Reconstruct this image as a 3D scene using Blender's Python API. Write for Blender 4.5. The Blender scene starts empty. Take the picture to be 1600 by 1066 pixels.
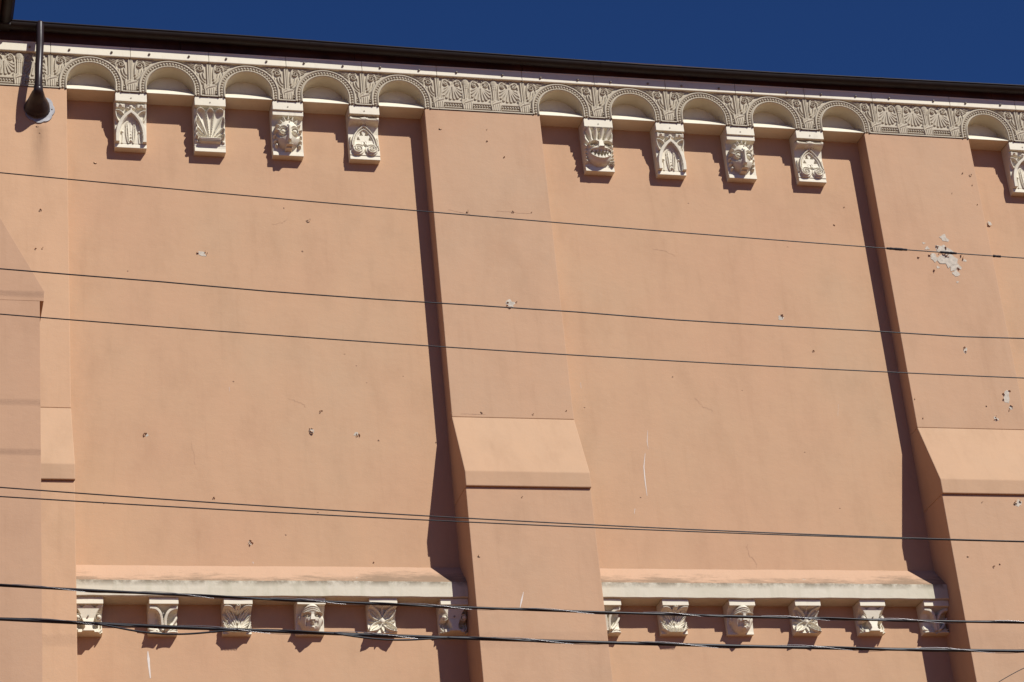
import bpy, bmesh, math, random
import numpy as np
from mathutils import Matrix, Vector

random.seed(7)
SC = bpy.context.scene
COL = SC.collection

# ------------------------------------------------------------------ camera, sky, sun, exposure
FPX, YAW, PITCH, ROLL = 3880.06, 0.2926, 0.4631, -0.1025
CAM = np.array([-1.9119, -20.1484, 0.0116])
_cy, _sy, _cp, _sp = math.cos(YAW), math.sin(YAW), math.cos(PITCH), math.sin(PITCH)
FWD = np.array([_sy*_cp, _cy*_cp, _sp])
_r = np.array([_cy, -_sy, 0.0]); _u = np.cross(_r, FWD)
_c, _s = math.cos(ROLL), math.sin(ROLL)
RGT = _c*_r + _s*_u; UP = -_s*_r + _c*_u
cd = bpy.data.cameras.new('camera'); cam = bpy.data.objects.new('camera', cd); COL.objects.link(cam)
cam.matrix_world = Matrix(((RGT[0], UP[0], -FWD[0], CAM[0]), (RGT[1], UP[1], -FWD[1], CAM[1]),
                           (RGT[2], UP[2], -FWD[2], CAM[2]), (0, 0, 0, 1)))
cd.sensor_fit = 'HORIZONTAL'; cd.sensor_width = 36.0; cd.lens = FPX/1600*36.0
cd.clip_end = 2000; cd.clip_start = 0.1
SC.camera = cam

SUN = Vector((0.6029, -1.0, 1.0488)).normalized()      # towards the sun
wd = bpy.data.worlds.new("World"); SC.world = wd; wd.use_nodes = True
nt = wd.node_tree; nt.nodes.clear()
sky = nt.nodes.new('ShaderNodeTexSky'); sky.sky_type = 'NISHITA'; sky.sun_disc = False
sky.sun_elevation = math.asin(SUN.z); sky.sun_rotation = math.atan2(SUN.x, SUN.y)
sky.altitude = 3000; sky.air_density = 0.72; sky.dust_density = 0.0; sky.ozone_density = 10.0
bg = nt.nodes.new('ShaderNodeBackground'); bg.inputs[1].default_value = 0.05
ow = nt.nodes.new('ShaderNodeOutputWorld')
tint = nt.nodes.new('ShaderNodeMix'); tint.data_type = 'RGBA'; tint.blend_type = 'MULTIPLY'
tint.inputs[0].default_value = 1.0; tint.inputs[7].default_value = (0.86, 1.18, 1.54, 1)
nt.links.new(sky.outputs[0], tint.inputs[6]); nt.links.new(tint.outputs[2], bg.inputs[0]); nt.links.new(bg.outputs[0], ow.inputs[0])
sl = bpy.data.lights.new('sun', 'SUN'); sl.energy = 5.0; sl.angle = math.radians(0.5); sl.color = (1.0, 0.98, 0.935)
so = bpy.data.objects.new('sun', sl); COL.objects.link(so); so.location = (10, -20, 30)
so.rotation_euler = SUN.to_track_quat('Z', 'Y').to_euler()
SC.view_settings.view_transform = 'Standard'; SC.view_settings.look = 'None'
SC.view_settings.exposure = 0.26; SC.view_settings.gamma = 1.0; SC.view_settings.use_curve_mapping = False

# ------------------------------------------------------------------ measures (metres)
S, A, W = 0.75, 0.4526, 1.1682                       # arch pitch, arch opening, pilaster width
PER = 4*S + A + W
L0, L1, L2, L3, L4 = 0.0, 4*S + A, PER, PER + 4*S + A, 2*PER
Q, PU, PC, PL = 0.2137, 0.1963, 0.4759, 0.4505
ZS, ZBAND = 12.945, 13.323
ZCT, ZCB, ZCL = 9.6142, 8.9481, 8.8032
ZLT, ZLF, ZLB, LD = 8.2074, 7.9897, 7.8441, 0.2099
ZG = -1.6
STILT, RA, RING = 0.073, A/2, 0.076

def at(x, y, Y):
    """point of the vertical plane y=Y that stands at survey mark (x, y)"""
    d = FWD + RGT*(x-800)/FPX + UP*(533-y)/FPX
    return CAM + d*((Y-CAM[1])/d[1])

# ------------------------------------------------------------------ materials
def mat(name, rough=0.85):
    m = bpy.data.materials.new(name); m.use_nodes = True
    n = m.node_tree; b = n.nodes['Principled BSDF']; b.inputs['Roughness'].default_value = rough
    b.inputs['Specular IOR Level'].default_value = 0.25
    return m, n, b

def noise(n, scale, detail=4, rough=0.55, vec=None, stretch=None):
    g = n.nodes.new('ShaderNodeNewGeometry') if vec is None else None
    src = g.outputs['Position'] if vec is None else vec
    if stretch:
        mp = n.nodes.new('ShaderNodeMapping'); mp.inputs['Scale'].default_value = stretch
        n.links.new(src, mp.inputs['Vector']); src = mp.outputs['Vector']
    t = n.nodes.new('ShaderNodeTexNoise'); t.inputs['Scale'].default_value = scale
    t.inputs['Detail'].default_value = detail; t.inputs['Roughness'].default_value = rough
    n.links.new(src, t.inputs['Vector'])
    return t.outputs['Fac']

def ramp(n, fac, stops):
    r = n.nodes.new('ShaderNodeValToRGB'); e = r.color_ramp.elements
    e[0].position, e[0].color = stops[0][0], (*stops[0][1], 1)
    e[1].position, e[1].color = stops[-1][0], (*stops[-1][1], 1)
    for p, c in stops[1:-1]:
        k = e.new(p); k.color = (*c, 1)
    n.links.new(fac, r.inputs['Fac']); return r.outputs['Color']

def mix(n, a, b, fac, mode='MIX'):
    x = n.nodes.new('ShaderNodeMix'); x.data_type = 'RGBA'; x.blend_type = mode
    for sock, v in ((x.inputs[6], a), (x.inputs[7], b), (x.inputs[0], fac)):
        if isinstance(v, (int, float)): sock.default_value = v
        elif isinstance(v, tuple): sock.default_value = (*v, 1)
        else: n.links.new(v, sock)
    return x.outputs[2]

def bump(n, b, h, strength, dist=0.01, prev=None):
    k = n.nodes.new('ShaderNodeBump'); k.inputs['Strength'].default_value = strength
    k.inputs['Distance'].default_value = dist
    n.links.new(h, k.inputs['Height'])
    if prev is not None: n.links.new(prev, k.inputs['Normal'])
    n.links.new(k.outputs['Normal'], b.inputs['Normal']); return k.outputs['Normal']

K = 0.72
def kk(c): return (c[0]*K, c[1]*K*0.975, c[2]*K*0.945)
def plaster(name, c1, c2, c3):
    c1, c2, c3 = kk(c1), kk(c2), kk(c3)
    m, n, b = mat(name, 0.9)
    big = noise(n, 0.55, 5, 0.6)
    col = ramp(n, big, [(0.34, c1), (0.52, c2), (0.68, c3)])
    mid = noise(n, 3.2, 6, 0.65, stretch=(1, 1, 0.45))
    col = mix(n, col, ramp(n, mid, [(0.3, (0.90, 0.89, 0.88)), (0.5, (1, 1, 1)), (0.72, (1.05, 1.04, 1.03))]), 0.8, 'MULTIPLY')
    st = noise(n, 7.0, 4, 0.6, stretch=(1.6, 1, 0.12))          # faint run-down streaks
    col = mix(n, col, ramp(n, st, [(0.28, (0.93, 0.92, 0.91)), (0.45, (1, 1, 1)), (0.8, (1.0, 1.0, 1.0))]), 0.6, 'MULTIPLY')
    fine = noise(n, 26, 5, 0.7)
    spk = ramp(n, fine, [(0.70, (0, 0, 0)), (0.80, (1, 1, 1))])
    sp = n.nodes.new('ShaderNodeMath'); sp.operation = 'MULTIPLY'; sp.inputs[1].default_value = 0.22
    n.links.new(spk, sp.inputs[0])
    col = mix(n, col, (0.30, 0.215, 0.15), sp.outputs[0])
    n.links.new(col, b.inputs['Base Color'])
    p = bump(n, b, noise(n, 2.2, 5, 0.6, stretch=(0.8, 1, 1.1)), 0.34, 0.02)
    p = bump(n, b, noise(n, 13, 5, 0.6, stretch=(0.7, 1, 1.2)), 0.22, 0.006, p)
    bump(n, b, noise(n, 90, 3, 0.6), 0.35, 0.002, p)
    return m

M_WALL = plaster('salmon_plaster', (0.606, 0.374, 0.230), (0.606, 0.386, 0.236), (0.592, 0.394, 0.246))
M_PIL = plaster('salmon_plaster_pilaster', (0.606, 0.376, 0.233), (0.598, 0.382, 0.240), (0.582, 0.388, 0.250))
M_PILY = plaster('apricot_plaster', (0.67, 0.420, 0.255), (0.67, 0.425, 0.26), (0.665, 0.435, 0.265))
def run_stain(m, x0, half, ztop, zbot, c, amount):
    n = m.node_tree; b = n.nodes['Principled BSDF']; old = b.inputs['Base Color'].links[0].from_socket
    g = n.nodes.new('ShaderNodeNewGeometry'); sp = n.nodes.new('ShaderNodeSeparateXYZ'); n.links.new(g.outputs['Position'], sp.inputs[0])
    def rng(sock, a, b_):
        r = n.nodes.new('ShaderNodeMapRange'); r.inputs[1].default_value = a; r.inputs[2].default_value = b_; r.interpolation_type = 'SMOOTHSTEP'
        n.links.new(sock, r.inputs[0]); return r.outputs[0]
    def mul(p, q):
        k = n.nodes.new('ShaderNodeMath'); k.operation = 'MULTIPLY'; n.links.new(p, k.inputs[0])
        if isinstance(q, float): k.inputs[1].default_value = q
        else: n.links.new(q, k.inputs[1])
        return k.outputs[0]
    f = mul(mul(rng(sp.outputs['X'], x0-half, x0), rng(sp.outputs['X'], x0+half, x0)), mul(rng(sp.outputs['Z'], zbot, ztop), rng(sp.outputs['Z'], ztop+0.12, ztop)))
    f = mul(mul(f, noise(n, 9, 5, 0.65, stretch=(2.5, 1, 0.25))), amount)
    n.links.new(mix(n, old, c, f), b.inputs['Base Color'])
run_stain(M_PILY, -0.255, 0.11, 12.46, 11.75, (0.20, 0.12, 0.07), 1.1)
M_WING = plaster('rose_plaster', (0.570, 0.352, 0.222), (0.570, 0.358, 0.226), (0.562, 0.362, 0.232))
M_SLOPE = plaster('salmon_weathering', (0.590, 0.378, 0.236), (0.590, 0.384, 0.240), (0.580, 0.386, 0.246))

def cream(name, c, dirt=0.25, bs=0.3):
    c = kk(c)
    m, n, b = mat(name, 0.7)
    col = ramp(n, noise(n, 2.4, 5, 0.6), [(0.3, tuple(x*0.94 for x in c)), (0.55, c), (0.75, tuple(min(1, x*1.03) for x in c))])
    d = ramp(n, noise(n, 14, 6, 0.7, stretch=(1, 1, 0.5)), [(0.54, (0, 0, 0)), (0.72, (1, 1, 1))])
    k = n.nodes.new('ShaderNodeMath'); k.operation = 'MULTIPLY'; k.inputs[1].default_value = dirt
    n.links.new(d, k.inputs[0])
    col = mix(n, col, (0.33, 0.27, 0.19), k.outputs[0])
    n.links.new(col, b.inputs['Base Color'])
    p = bump(n, b, noise(n, 22, 5, 0.6), bs, 0.004)
    bump(n, b, noise(n, 120, 3, 0.6), bs, 0.0015, p)
    return m
M_CREAM = cream('cream_paint', (0.88, 0.825, 0.665), 0.22)
M_CARVE = cream('cream_carving', (0.86, 0.805, 0.65), 0.30)
M_FRIEZE = cream('taupe_frieze', (0.555, 0.490, 0.375), 0.30)
M_REVEAL = cream('shade_toned_reveal', (0.70, 0.605, 0.445), 0.25)  # cream paint toned down, so the shade inside the arches is in the colour
M_FASC = None

def ledge_fascia():
    m, n, b = mat('weathered_cream', 0.8)
    col = ramp(n, noise(n, 1.6, 6, 0.65), [(0.3, (0.468, 0.428, 0.323)), (0.5, (0.516, 0.468, 0.363)), (0.75, (0.556, 0.510, 0.403))])
    st = ramp(n, noise(n, 9, 5, 0.65, stretch=(1.0, 1, 0.15)), [(0.5, (0, 0, 0)), (0.75, (1, 1, 1))])
    k = n.nodes.new('ShaderNodeMath'); k.operation = 'MULTIPLY'; k.inputs[1].default_value = 0.4
    n.links.new(st, k.inputs[0])
    col = mix(n, col, (0.304, 0.292, 0.199), k.outputs[0])
    # grime that gathers on the top arris
    g = n.nodes.new('ShaderNodeNewGeometry'); s = n.nodes.new('ShaderNodeSeparateXYZ'); n.links.new(g.outputs['Position'], s.inputs[0])
    mr = n.nodes.new('ShaderNodeMapRange'); mr.inputs[1].default_value = ZLF-0.060; mr.inputs[2].default_value = ZLF+0.005
    n.links.new(s.outputs['Z'], mr.inputs[0])
    nn = ramp(n, noise(n, 5, 7, 0.75), [(0.40, (0, 0, 0)), (0.56, (1, 1, 1))])
    k2 = n.nodes.new('ShaderNodeMath'); k2.operation = 'MULTIPLY'
    n.links.new(mr.outputs[0], k2.inputs[0]); n.links.new(nn, k2.inputs[1])
    col = mix(n, col, (0.158, 0.122, 0.079), k2.outputs[0])
    n.links.new(col, b.inputs['Base Color'])
    bump(n, b, noise(n, 18, 6, 0.65), 0.5, 0.006)
    return m
M_FASC = ledge_fascia()

def ledge_slope():
    m, n, b = mat('weathered_salmon_slope', 0.9)
    col = ramp(n, noise(n, 1.5, 5, 0.6), [(0.3, (0.428, 0.270, 0.172)), (0.7, (0.438, 0.279, 0.180))])
    g = n.nodes.new('ShaderNodeNewGeometry'); s = n.nodes.new('ShaderNodeSeparateXYZ'); n.links.new(g.outputs['Position'], s.inputs[0])
    mr = n.nodes.new('ShaderNodeMapRange'); mr.inputs[1].default_value = ZLF+0.19; mr.inputs[2].default_value = ZLF
    n.links.new(s.outputs['Z'], mr.inputs[0])
    wv = n.nodes.new('ShaderNodeMapping'); wv.inputs['Rotation'].default_value = (0, math.radians(28), 0); wv.inputs['Scale'].default_value = (0.5, 1, 2.2)
    n.links.new(g.outputs['Position'], wv.inputs['Vector'])
    nn0 = noise(n, 9.0, 9, 0.78, vec=wv.outputs['Vector']); nl = noise(n, 0.9, 3, 0.5)
    am = n.nodes.new('ShaderNodeMath'); am.operation = 'MULTIPLY_ADD'; am.inputs[1].default_value = 0.75
    n.links.new(nl, am.inputs[0]); n.links.new(nn0, am.inputs[2]); nn = am.outputs[0]
    ad = n.nodes.new('ShaderNodeMath'); ad.operation = 'MULTIPLY_ADD'; ad.inputs[1].default_value = 0.40; 
    n.links.new(mr.outputs[0], ad.inputs[0]); n.links.new(nn, ad.inputs[2])
    hf = n.nodes.new('ShaderNodeMath'); hf.operation = 'MULTIPLY'; hf.inputs[1].default_value = 0.5; n.links.new(ad.outputs[0], hf.inputs[0])
    mk = ramp(n, hf.outputs[0], [(0.505, (0, 0, 0)), (0.62, (0.72, 0.72, 0.72))])
    col = mix(n, col, (0.164, 0.115, 0.072), mk)
    pk = ramp(n, noise(n, 5.5, 6, 0.7), [(0.66, (0, 0, 0)), (0.70, (0.950, 0.950, 0.950))])
    col = mix(n, col, (0.363, 0.328, 0.264), pk)
    n.links.new(col, b.inputs['Base Color'])
    bump(n, b, noise(n, 20, 6, 0.65), 0.6, 0.006)
    return m
M_LSLOPE = ledge_slope()

def simple(name, c, rough=0.6, metal=0.0, var=0.12, sc=8, bs=0.2):
    c = kk(c)
    m, n, b = mat(name, rough); b.inputs['Metallic'].default_value = metal
    col = ramp(n, noise(n, sc, 5, 0.6), [(0.3, tuple(x*(1-var) for x in c)), (0.7, tuple(x*(1+var) for x in c))])
    n.links.new(col, b.inputs['Base Color'])
    if bs: bump(n, b, noise(n, sc*4, 4, 0.6), bs, 0.002)
    return m
M_GUT = simple('brown_gutter_paint', (0.022, 0.016, 0.013), 0.5, 0.0, 0.25)
M_PIPE = simple('brown_pipe_paint', (0.036, 0.025, 0.026), 0.33, 0.0, 0.15)
M_ZINC = simple('zinc_flange', (0.36, 0.36, 0.38), 0.55, 0.25, 0.2, 20)
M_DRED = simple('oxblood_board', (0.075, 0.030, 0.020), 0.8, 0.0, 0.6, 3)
M_TILE = simple('clay_roof', (0.25, 0.12, 0.08), 0.8)
M_BOLT = simple('rusty_bolt', (0.30, 0.26, 0.21), 0.5, 0.2, 0.3, 40)
M_CABLE = simple('black_cable_sheath', (0.020, 0.019, 0.024), 0.38, 0.0, 0.2, 6)
M_LASH = simple('steel_lashing', (0.42, 0.42, 0.44), 0.35, 0.8, 0.1)
M_BARE = simple('bare_grey_render', (0.60, 0.54, 0.45), 0.95, 0.0, 0.22, 30, 0.6)
M_CHIP = simple('dark_chip', (0.22, 0.13, 0.085), 0.95, 0.0, 0.4, 30)
M_WHITE = simple('white_drip', (0.78, 0.72, 0.66), 0.8, 0.0, 0.08, 30)
M_CRACK = simple('crack_line', (0.50, 0.31, 0.21), 0.95, 0.0, 0.2, 9)
M_GROUND = simple('red_bounce_ground', (0.26, 0.105, 0.045), 0.9, 0.0, 0.2, 0.7)  # unseen street ground, its red invented to warm the bounce into shaded plaster
M_STONE = simple('grey_trim', (0.44, 0.37, 0.35), 0.8, 0.0, 0.12, 4)

# ------------------------------------------------------------------ object helpers
def mesh_from(name, V, F, smooth=None):
    me = bpy.data.meshes.new(name); me.from_pydata([tuple(map(float, v)) for v in V], [], F)
    if smooth is not None:
        me.polygons.foreach_set('use_smooth', np.broadcast_to(np.asarray(smooth, bool), (len(me.polygons),)).copy())
    me.update(); return me

def link(name, me, m, parent=None, loc=(0, 0, 0)):
    o = bpy.data.objects.new(name, me); COL.objects.link(o); o.location = loc
    if m is not None and not me.materials: me.materials.append(m)
    if parent is not None: o.parent = parent
    return o

def empty(name, loc, label, cat, group=None):
    o = bpy.data.objects.new(name, None); COL.objects.link(o); o.location = loc; o.empty_display_size = 0.1
    return tag(o, label, cat, group)

def tag(o, label=None, cat=None, group=None, kind=None):
    if label: o['label'] = label
    if cat: o['category'] = cat
    if group: o['group'] = group
    if kind: o['kind'] = kind
    return o

class MB:
    def __init__(s): s.V = []; s.F = []
    def add(s, V, F):
        k = len(s.V); s.V += [tuple(v) for v in V]; s.F += [tuple(i+k for i in f) for f in F]
    def box(s, x0, x1, y0, y1, z0, z1):
        s.add([(x0, y0, z0), (x1, y0, z0), (x1, y1, z0), (x0, y1, z0), (x0, y0, z1), (x1, y0, z1), (x1, y1, z1), (x0, y1, z1)],
              [(0, 3, 2, 1), (4, 5, 6, 7), (0, 1, 5, 4), (1, 2, 6, 5), (2, 3, 7, 6), (3, 0, 4, 7)])
    def prism_x(s, prof, x0, x1):          # profile of (y, z), counter-clockwise seen from +x
        n = len(prof)
        s.add([(x0, y, z) for y, z in prof] + [(x1, y, z) for y, z in prof],
              [tuple(range(n-1, -1, -1)), tuple(range(n, 2*n))] + [(i, (i+1) % n, n+(i+1) % n, n+i) for i in range(n)])
    def prism_y(s, prof, y0, y1):
        n = len(prof)
        s.add([(x, y0, z) for x, z in prof] + [(x, y1, z) for x, z in prof],
              [tuple(range(n)), tuple(range(2*n-1, n-1, -1))] + [(i, n+i, n+(i+1) % n, (i+1) % n) for i in range(n)])
    def tube(s, pts, rad, n=8, cap=True):
        P = np.asarray(pts, float); m = len(P)
        R = np.broadcast_to(np.asarray(rad, float), (m,))
        T = np.gradient(P, axis=0); T /= np.linalg.norm(T, axis=1)[:, None] + 1e-12
        a = np.array([0, 0, 1.0]) if abs(T[0][2]) < 0.9 else np.array([1.0, 0, 0])
        u = np.cross(T[0], a); u /= np.linalg.norm(u)
        V = []
        for i in range(m):
            u = u - T[i]*(u@T[i]); u /= np.linalg.norm(u); w = np.cross(T[i], u)
            for k in range(n):
                t = 2*math.pi*k/n; V.append(P[i] + R[i]*(math.cos(t)*u + math.sin(t)*w))
        F = [(i*n+k, i*n+(k+1) % n, (i+1)*n+(k+1) % n, (i+1)*n+k) for i in range(m-1) for k in range(n)]
        if cap: F += [tuple(range(n-1, -1, -1)), tuple(range((m-1)*n, m*n))]
        s.add(V, F)
    def ball(s, c, r, seg=8, rings=5, sy=1.0):
        V = [(c[0], c[1], c[2]+r)]
        for i in range(1, rings):
            p = math.pi*i/rings
            for k in range(seg):
                t = 2*math.pi*k/seg
                V.append((c[0]+r*math.sin(p)*math.cos(t), c[1]+sy*r*math.sin(p)*math.sin(t), c[2]+r*math.cos(p)))
        V.append((c[0], c[1], c[2]-r)); F = []
        for k in range(seg):
            F.append((0, 1+k, 1+(k+1) % seg)); b = 1+(rings-2)*seg
            F.append((b+k, len(V)-1, b+(k+1) % seg))
        for i in range(rings-2):
            for k in range(seg):
                a = 1+i*seg; F.append((a+k, a+seg+k, a+seg+(k+1) % seg, a+(k+1) % seg))
        s.add(V, F)
    def mesh(s, name, smooth=False, bevel=0.0, seg=2):
        me = mesh_from(name, s.V, s.F, smooth)
        bm = bmesh.new(); bm.from_mesh(me)
        bmesh.ops.recalc_face_normals(bm, faces=bm.faces)
        if bevel:
            bmesh.ops.bevel(bm, geom=[e for e in bm.edges if len(e.link_faces) == 2 and e.calc_face_angle(0) > 0.3],
                            offset=bevel, segments=seg, affect='EDGES', profile=0.5)
        bm.to_mesh(me); bm.free(); me.update(); return me

# ------------------------------------------------------------------ carving: relief heights worked out on fine grids
def bez(*p, n=14):
    p = [np.array(q, float) for q in p]; t = np.linspace(0, 1, n)[:, None]
    if len(p) == 2: return p[0]*(1-t)+p[1]*t
    if len(p) == 3: return p[0]*(1-t)**2+2*p[1]*t*(1-t)+p[2]*t*t
    return p[0]*(1-t)**3+3*p[1]*t*(1-t)**2+3*p[2]*t*t*(1-t)+p[3]*t**3

def pdist(X, Z, pts):
    d = np.full(X.shape, 9.0); tt = np.zeros(X.shape); n = len(pts)-1
    for i in range(n):
        a, b = pts[i], pts[i+1]; v = b-a; L = v@v + 1e-12
        t = np.clip(((X-a[0])*v[0]+(Z-a[1])*v[1])/L, 0, 1)
        q = np.hypot(X-a[0]-t*v[0], Z-a[1]-t*v[1]); k = q < d
        d = np.where(k, q, d); tt = np.where(k, (i+t)/n, tt)
    return d, tt

def ridge(X, Z, pts, w, h, w1=None, flat=0.0):
    d, t = pdist(X, Z, pts); ww = w if w1 is None else w+(w1-w)*t
    r = np.clip(d/ww, 0, 1)
    if flat: r = np.clip((r-flat)/(1-flat), 0, 1)
    return h*np.sqrt(np.clip(1-r*r, 0, 1))

def lobe(X, Z, pts, w0, w1, h):                 # a scooped leaf lobe with a raised rim
    d, t = pdist(X, Z, pts); r = d/(w0+(w1-w0)*t)
    rim = 0.30+0.70*np.clip((r-0.45)/0.35, 0, 1)
    return np.where(r < 1, h*(0.55+0.45*t)*rim*np.clip((1-r)/0.14, 0, 1), 0)

def leaf(X, Z, pts, w, h):                      # pointed leaf with a midrib groove
    d, t = pdist(X, Z, pts); ww = w*np.sin(np.pi*np.clip(t*0.94+0.03, 0, 1))**0.7+1e-4
    r = np.clip(d/ww, 0, 1)
    return np.where(r < 1, h*(np.sqrt(np.clip(1-r*r, 0, 1))-0.45*np.exp(-(r/0.22)**2)), 0)

def dome(X, Z, cx, cz, rx, rz, h, p=0.5):
    return h*np.clip(1-((X-cx)/rx)**2-((Z-cz)/rz)**2, 0, 1)**p

def plate(X, Z, x0, x1, z0, z1, h, e=0.006):
    d = np.minimum(np.minimum(X-x0, x1-X), np.minimum(Z-z0, z1-Z))
    return h*np.clip(d/e, 0, 1)

def spiral(cx, cz, r0, r1, turns, a0, sgn=1, n=36):
    t = np.linspace(0, 1, n); a = a0+sgn*turns*2*np.pi*t; r = r0+(r1-r0)*t
    return np.stack([cx+r*np.cos(a), cz+r*np.sin(a)], 1)

def mx(*a):
    r = a[0]
    for b in a[1:]: r = np.maximum(r, b)
    return r

def grid_relief(name, X, Z, D, keep=None, skirt=None, thick=None):
    """heights D (towards the street, -y) on the grid X, Z; skirt closes the sides back to y=thick"""
    nz, nx = X.shape; V = np.stack([X, -D, Z], -1).reshape(-1, 3)
    idx = np.arange(nx*nz).reshape(nz, nx)
    a, b, c, d = idx[:-1, :-1], idx[:-1, 1:], idx[1:, 1:], idx[1:, :-1]
    Fq = np.stack([a, b, c, d], -1)
    if keep is not None:
        k = keep[:-1, :-1] | keep[:-1, 1:] | keep[1:, 1:] | keep[1:, :-1]; Fq = Fq[k]
    F = [tuple(map(int, f)) for f in Fq.reshape(-1, 4)]; ns = len(F)
    V = [tuple(v) for v in V]
    if skirt:
        ring = [int(i) for i in list(idx[0, :]) + list(idx[1:, -1]) + list(idx[-1, -2::-1]) + list(idx[-2:0:-1, 0])]
        k = len(V); V += [(V[i][0], thick, V[i][2]) for i in ring]; n = len(ring)
        F += [(ring[(j+1) % n], ring[j], k+j, k+(j+1) % n) for j in range(n)]
    me = mesh_from(name, V, F, [True]*ns+[False]*(len(F)-ns))
    if keep is not None:
        bm = bmesh.new(); bm.from_mesh(me)
        bmesh.ops.delete(bm, geom=[v for v in bm.verts if not v.link_faces], context='VERTS'); bm.to_mesh(me); bm.free()
    return me

# ---- upper corbels: carving field 0.297 wide, 0.402 tall; x across, z from its foot
CW, CH = 0.1485, 0.402
def grid(hw, h, st=0.0032):
    nx, nz = int(2*hw/st)+1, int(h/st)+1
    return np.meshgrid(np.linspace(-hw, hw, nx), np.linspace(0, h, nz))

def lerp(z, pts):
    p = sorted(pts); return np.interp(z, [a for a, _ in p], [b for _, b in p])

def edge0(X, Z, hw, h, e=0.01):
    return np.clip(np.minimum(hw-np.abs(X), np.minimum(Z, h-Z)+0.004)/e, 0, 1)

def carve_gothic():
    X, Z = grid(CW, CH); AX = np.abs(X)
    base = lerp(Z, [(0, 0.082), (0.2, 0.100), (0.33, 0.128), (CH, 0.150)])
    h = 0*X
    arch = bez((0.122, -0.01), (0.142, 0.215), (0.0, 0.305), n=24)
    d, _ = pdist(AX, Z, arch); h = mx(h, 0.044*np.clip((0.025-d)/0.006, 0, 1))
    ins = (d > 0.0) & (Z < 0.30) & (AX < np.interp(Z, arch[:, 1], arch[:, 0])-0.014)
    h = np.where(ins, np.minimum(h, -0.036+0*h), h)
    fo = mx(leaf(AX, Z, bez((0.020, -0.01), (0.040, 0.11), (0.034, 0.215)), 0.026, 0.050),
            ridge(AX, Z, bez((0.040, 0.16), (0.062, 0.20), (0.020, 0.232)), 0.014, 0.040, 0.006),
            ridge(AX, Z, bez((0.082, 0.0), (0.070, 0.07), (0.080, 0.115)), 0.013, 0.040), dome(AX, Z, 0.080, 0.118, 0.019, 0.024, 0.050),
            dome(X, Z, 0, 0.026, 0.018, 0.020, 0.055), dome(X, Z, 0, 0.066, 0.012, 0.014, 0.046), dome(X, Z, 0, 0.098, 0.010, 0.012, 0.040),
            ridge(AX, Z, bez((0.0, 0.24), (0.0, 0.18), (0.004, 0.13)), 0.008, 0.034))
    h = np.where(ins, np.maximum(h, fo-0.030), h)
    # ear leaves in the upper corners, bosses and trefoil above
    ear = mx(ridge(AX, Z, bez((0.066, 0.285), (0.10, 0.335), (0.145, 0.322)), 0.010, 0.034),
             ridge(AX, Z, bez((0.145, 0.325), (0.142, 0.27), (0.118, 0.225)), 0.010, 0.030))
    h = mx(h, ear)
    h = mx(h, np.where(AX > 0.052, plate(AX, Z, 0.054, 0.147, 0.345, 0.388, 0.030), 0),
           dome(AX, Z, 0.098, 0.367, 0.019, 0.018, 0.050), plate(AX, Z, 0.118, 0.145, 0.340, 0.39, 0.036),
           dome(X, Z, 0, 0.358, 0.026, 0.022, 0.040), dome(AX, Z, 0.028, 0.345, 0.018, 0.014, 0.036), ridge(X, Z, bez((0, 0.30), (0, 0.35)), 0.014, 0.036))
    return X, Z, base + h*edge0(X, Z, CW, CH, 0.004)

def carve_shell():
    X, Z = grid(CW, CH); h = 0*X
    base = lerp(Z, [(0, 0.078), (0.06, 0.080), (0.2, 0.085), (0.32, 0.098), (CH, 0.128)])
    base = np.where((Z > 0.02) & (Z < 0.05), base+0.004, base)
    ZC = 0.055; th = np.arctan2(X, np.maximum(Z-ZC, -0.02)); rr = np.hypot(X, Z-ZC)
    bend = th*(1.0-0.28*np.clip(rr/0.30, 0, 1)*np.abs(np.sin(th)))          # lobes arch outwards
    Rm = np.minimum(0.140/np.maximum(np.abs(np.sin(th)), 1e-3), 0.325/np.maximum(np.cos(th), 1e-3))
    wl = 0.262; k = np.round(bend/wl); u = np.clip((bend-k*wl)/(wl*0.5), -1, 1)
    edge = Rm*(1-0.13*np.abs(u)**2.2); t = np.clip(rr/Rm, 0, 1)
    lob = (0.030+0.046*t)*(0.42+0.58*np.abs(u)**2)*np.clip((1-np.abs(u))/0.10, 0, 1)**0.7
    tipr = np.clip((rr-edge+0.030)/0.022, 0, 1)                             # raised lip at each tip
    lob = np.maximum(lob, tipr*(0.030+0.046*t)*0.97*np.clip((1-np.abs(u))/0.12, 0, 1))
    h = mx(h, np.where((rr < edge) & (np.abs(bend) < wl*5.5) & (Z > 0.085), lob, 0))
    h = mx(h, plate(X, Z, -0.105, 0.105, 0.055, 0.088, 0.060), plate(X, Z, -0.098, 0.098, 0.042, 0.058, 0.050),
           ridge(X, Z, bez((-0.095, 0.073), (0.095, 0.073)), 0.009, 0.068))
    h = mx(h, plate(np.abs(X), Z, 0.112, 0.142, 0.046, 0.075, 0.025))
    return X, Z, base + h*edge0(X, Z, CW, CH, 0.004)

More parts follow.
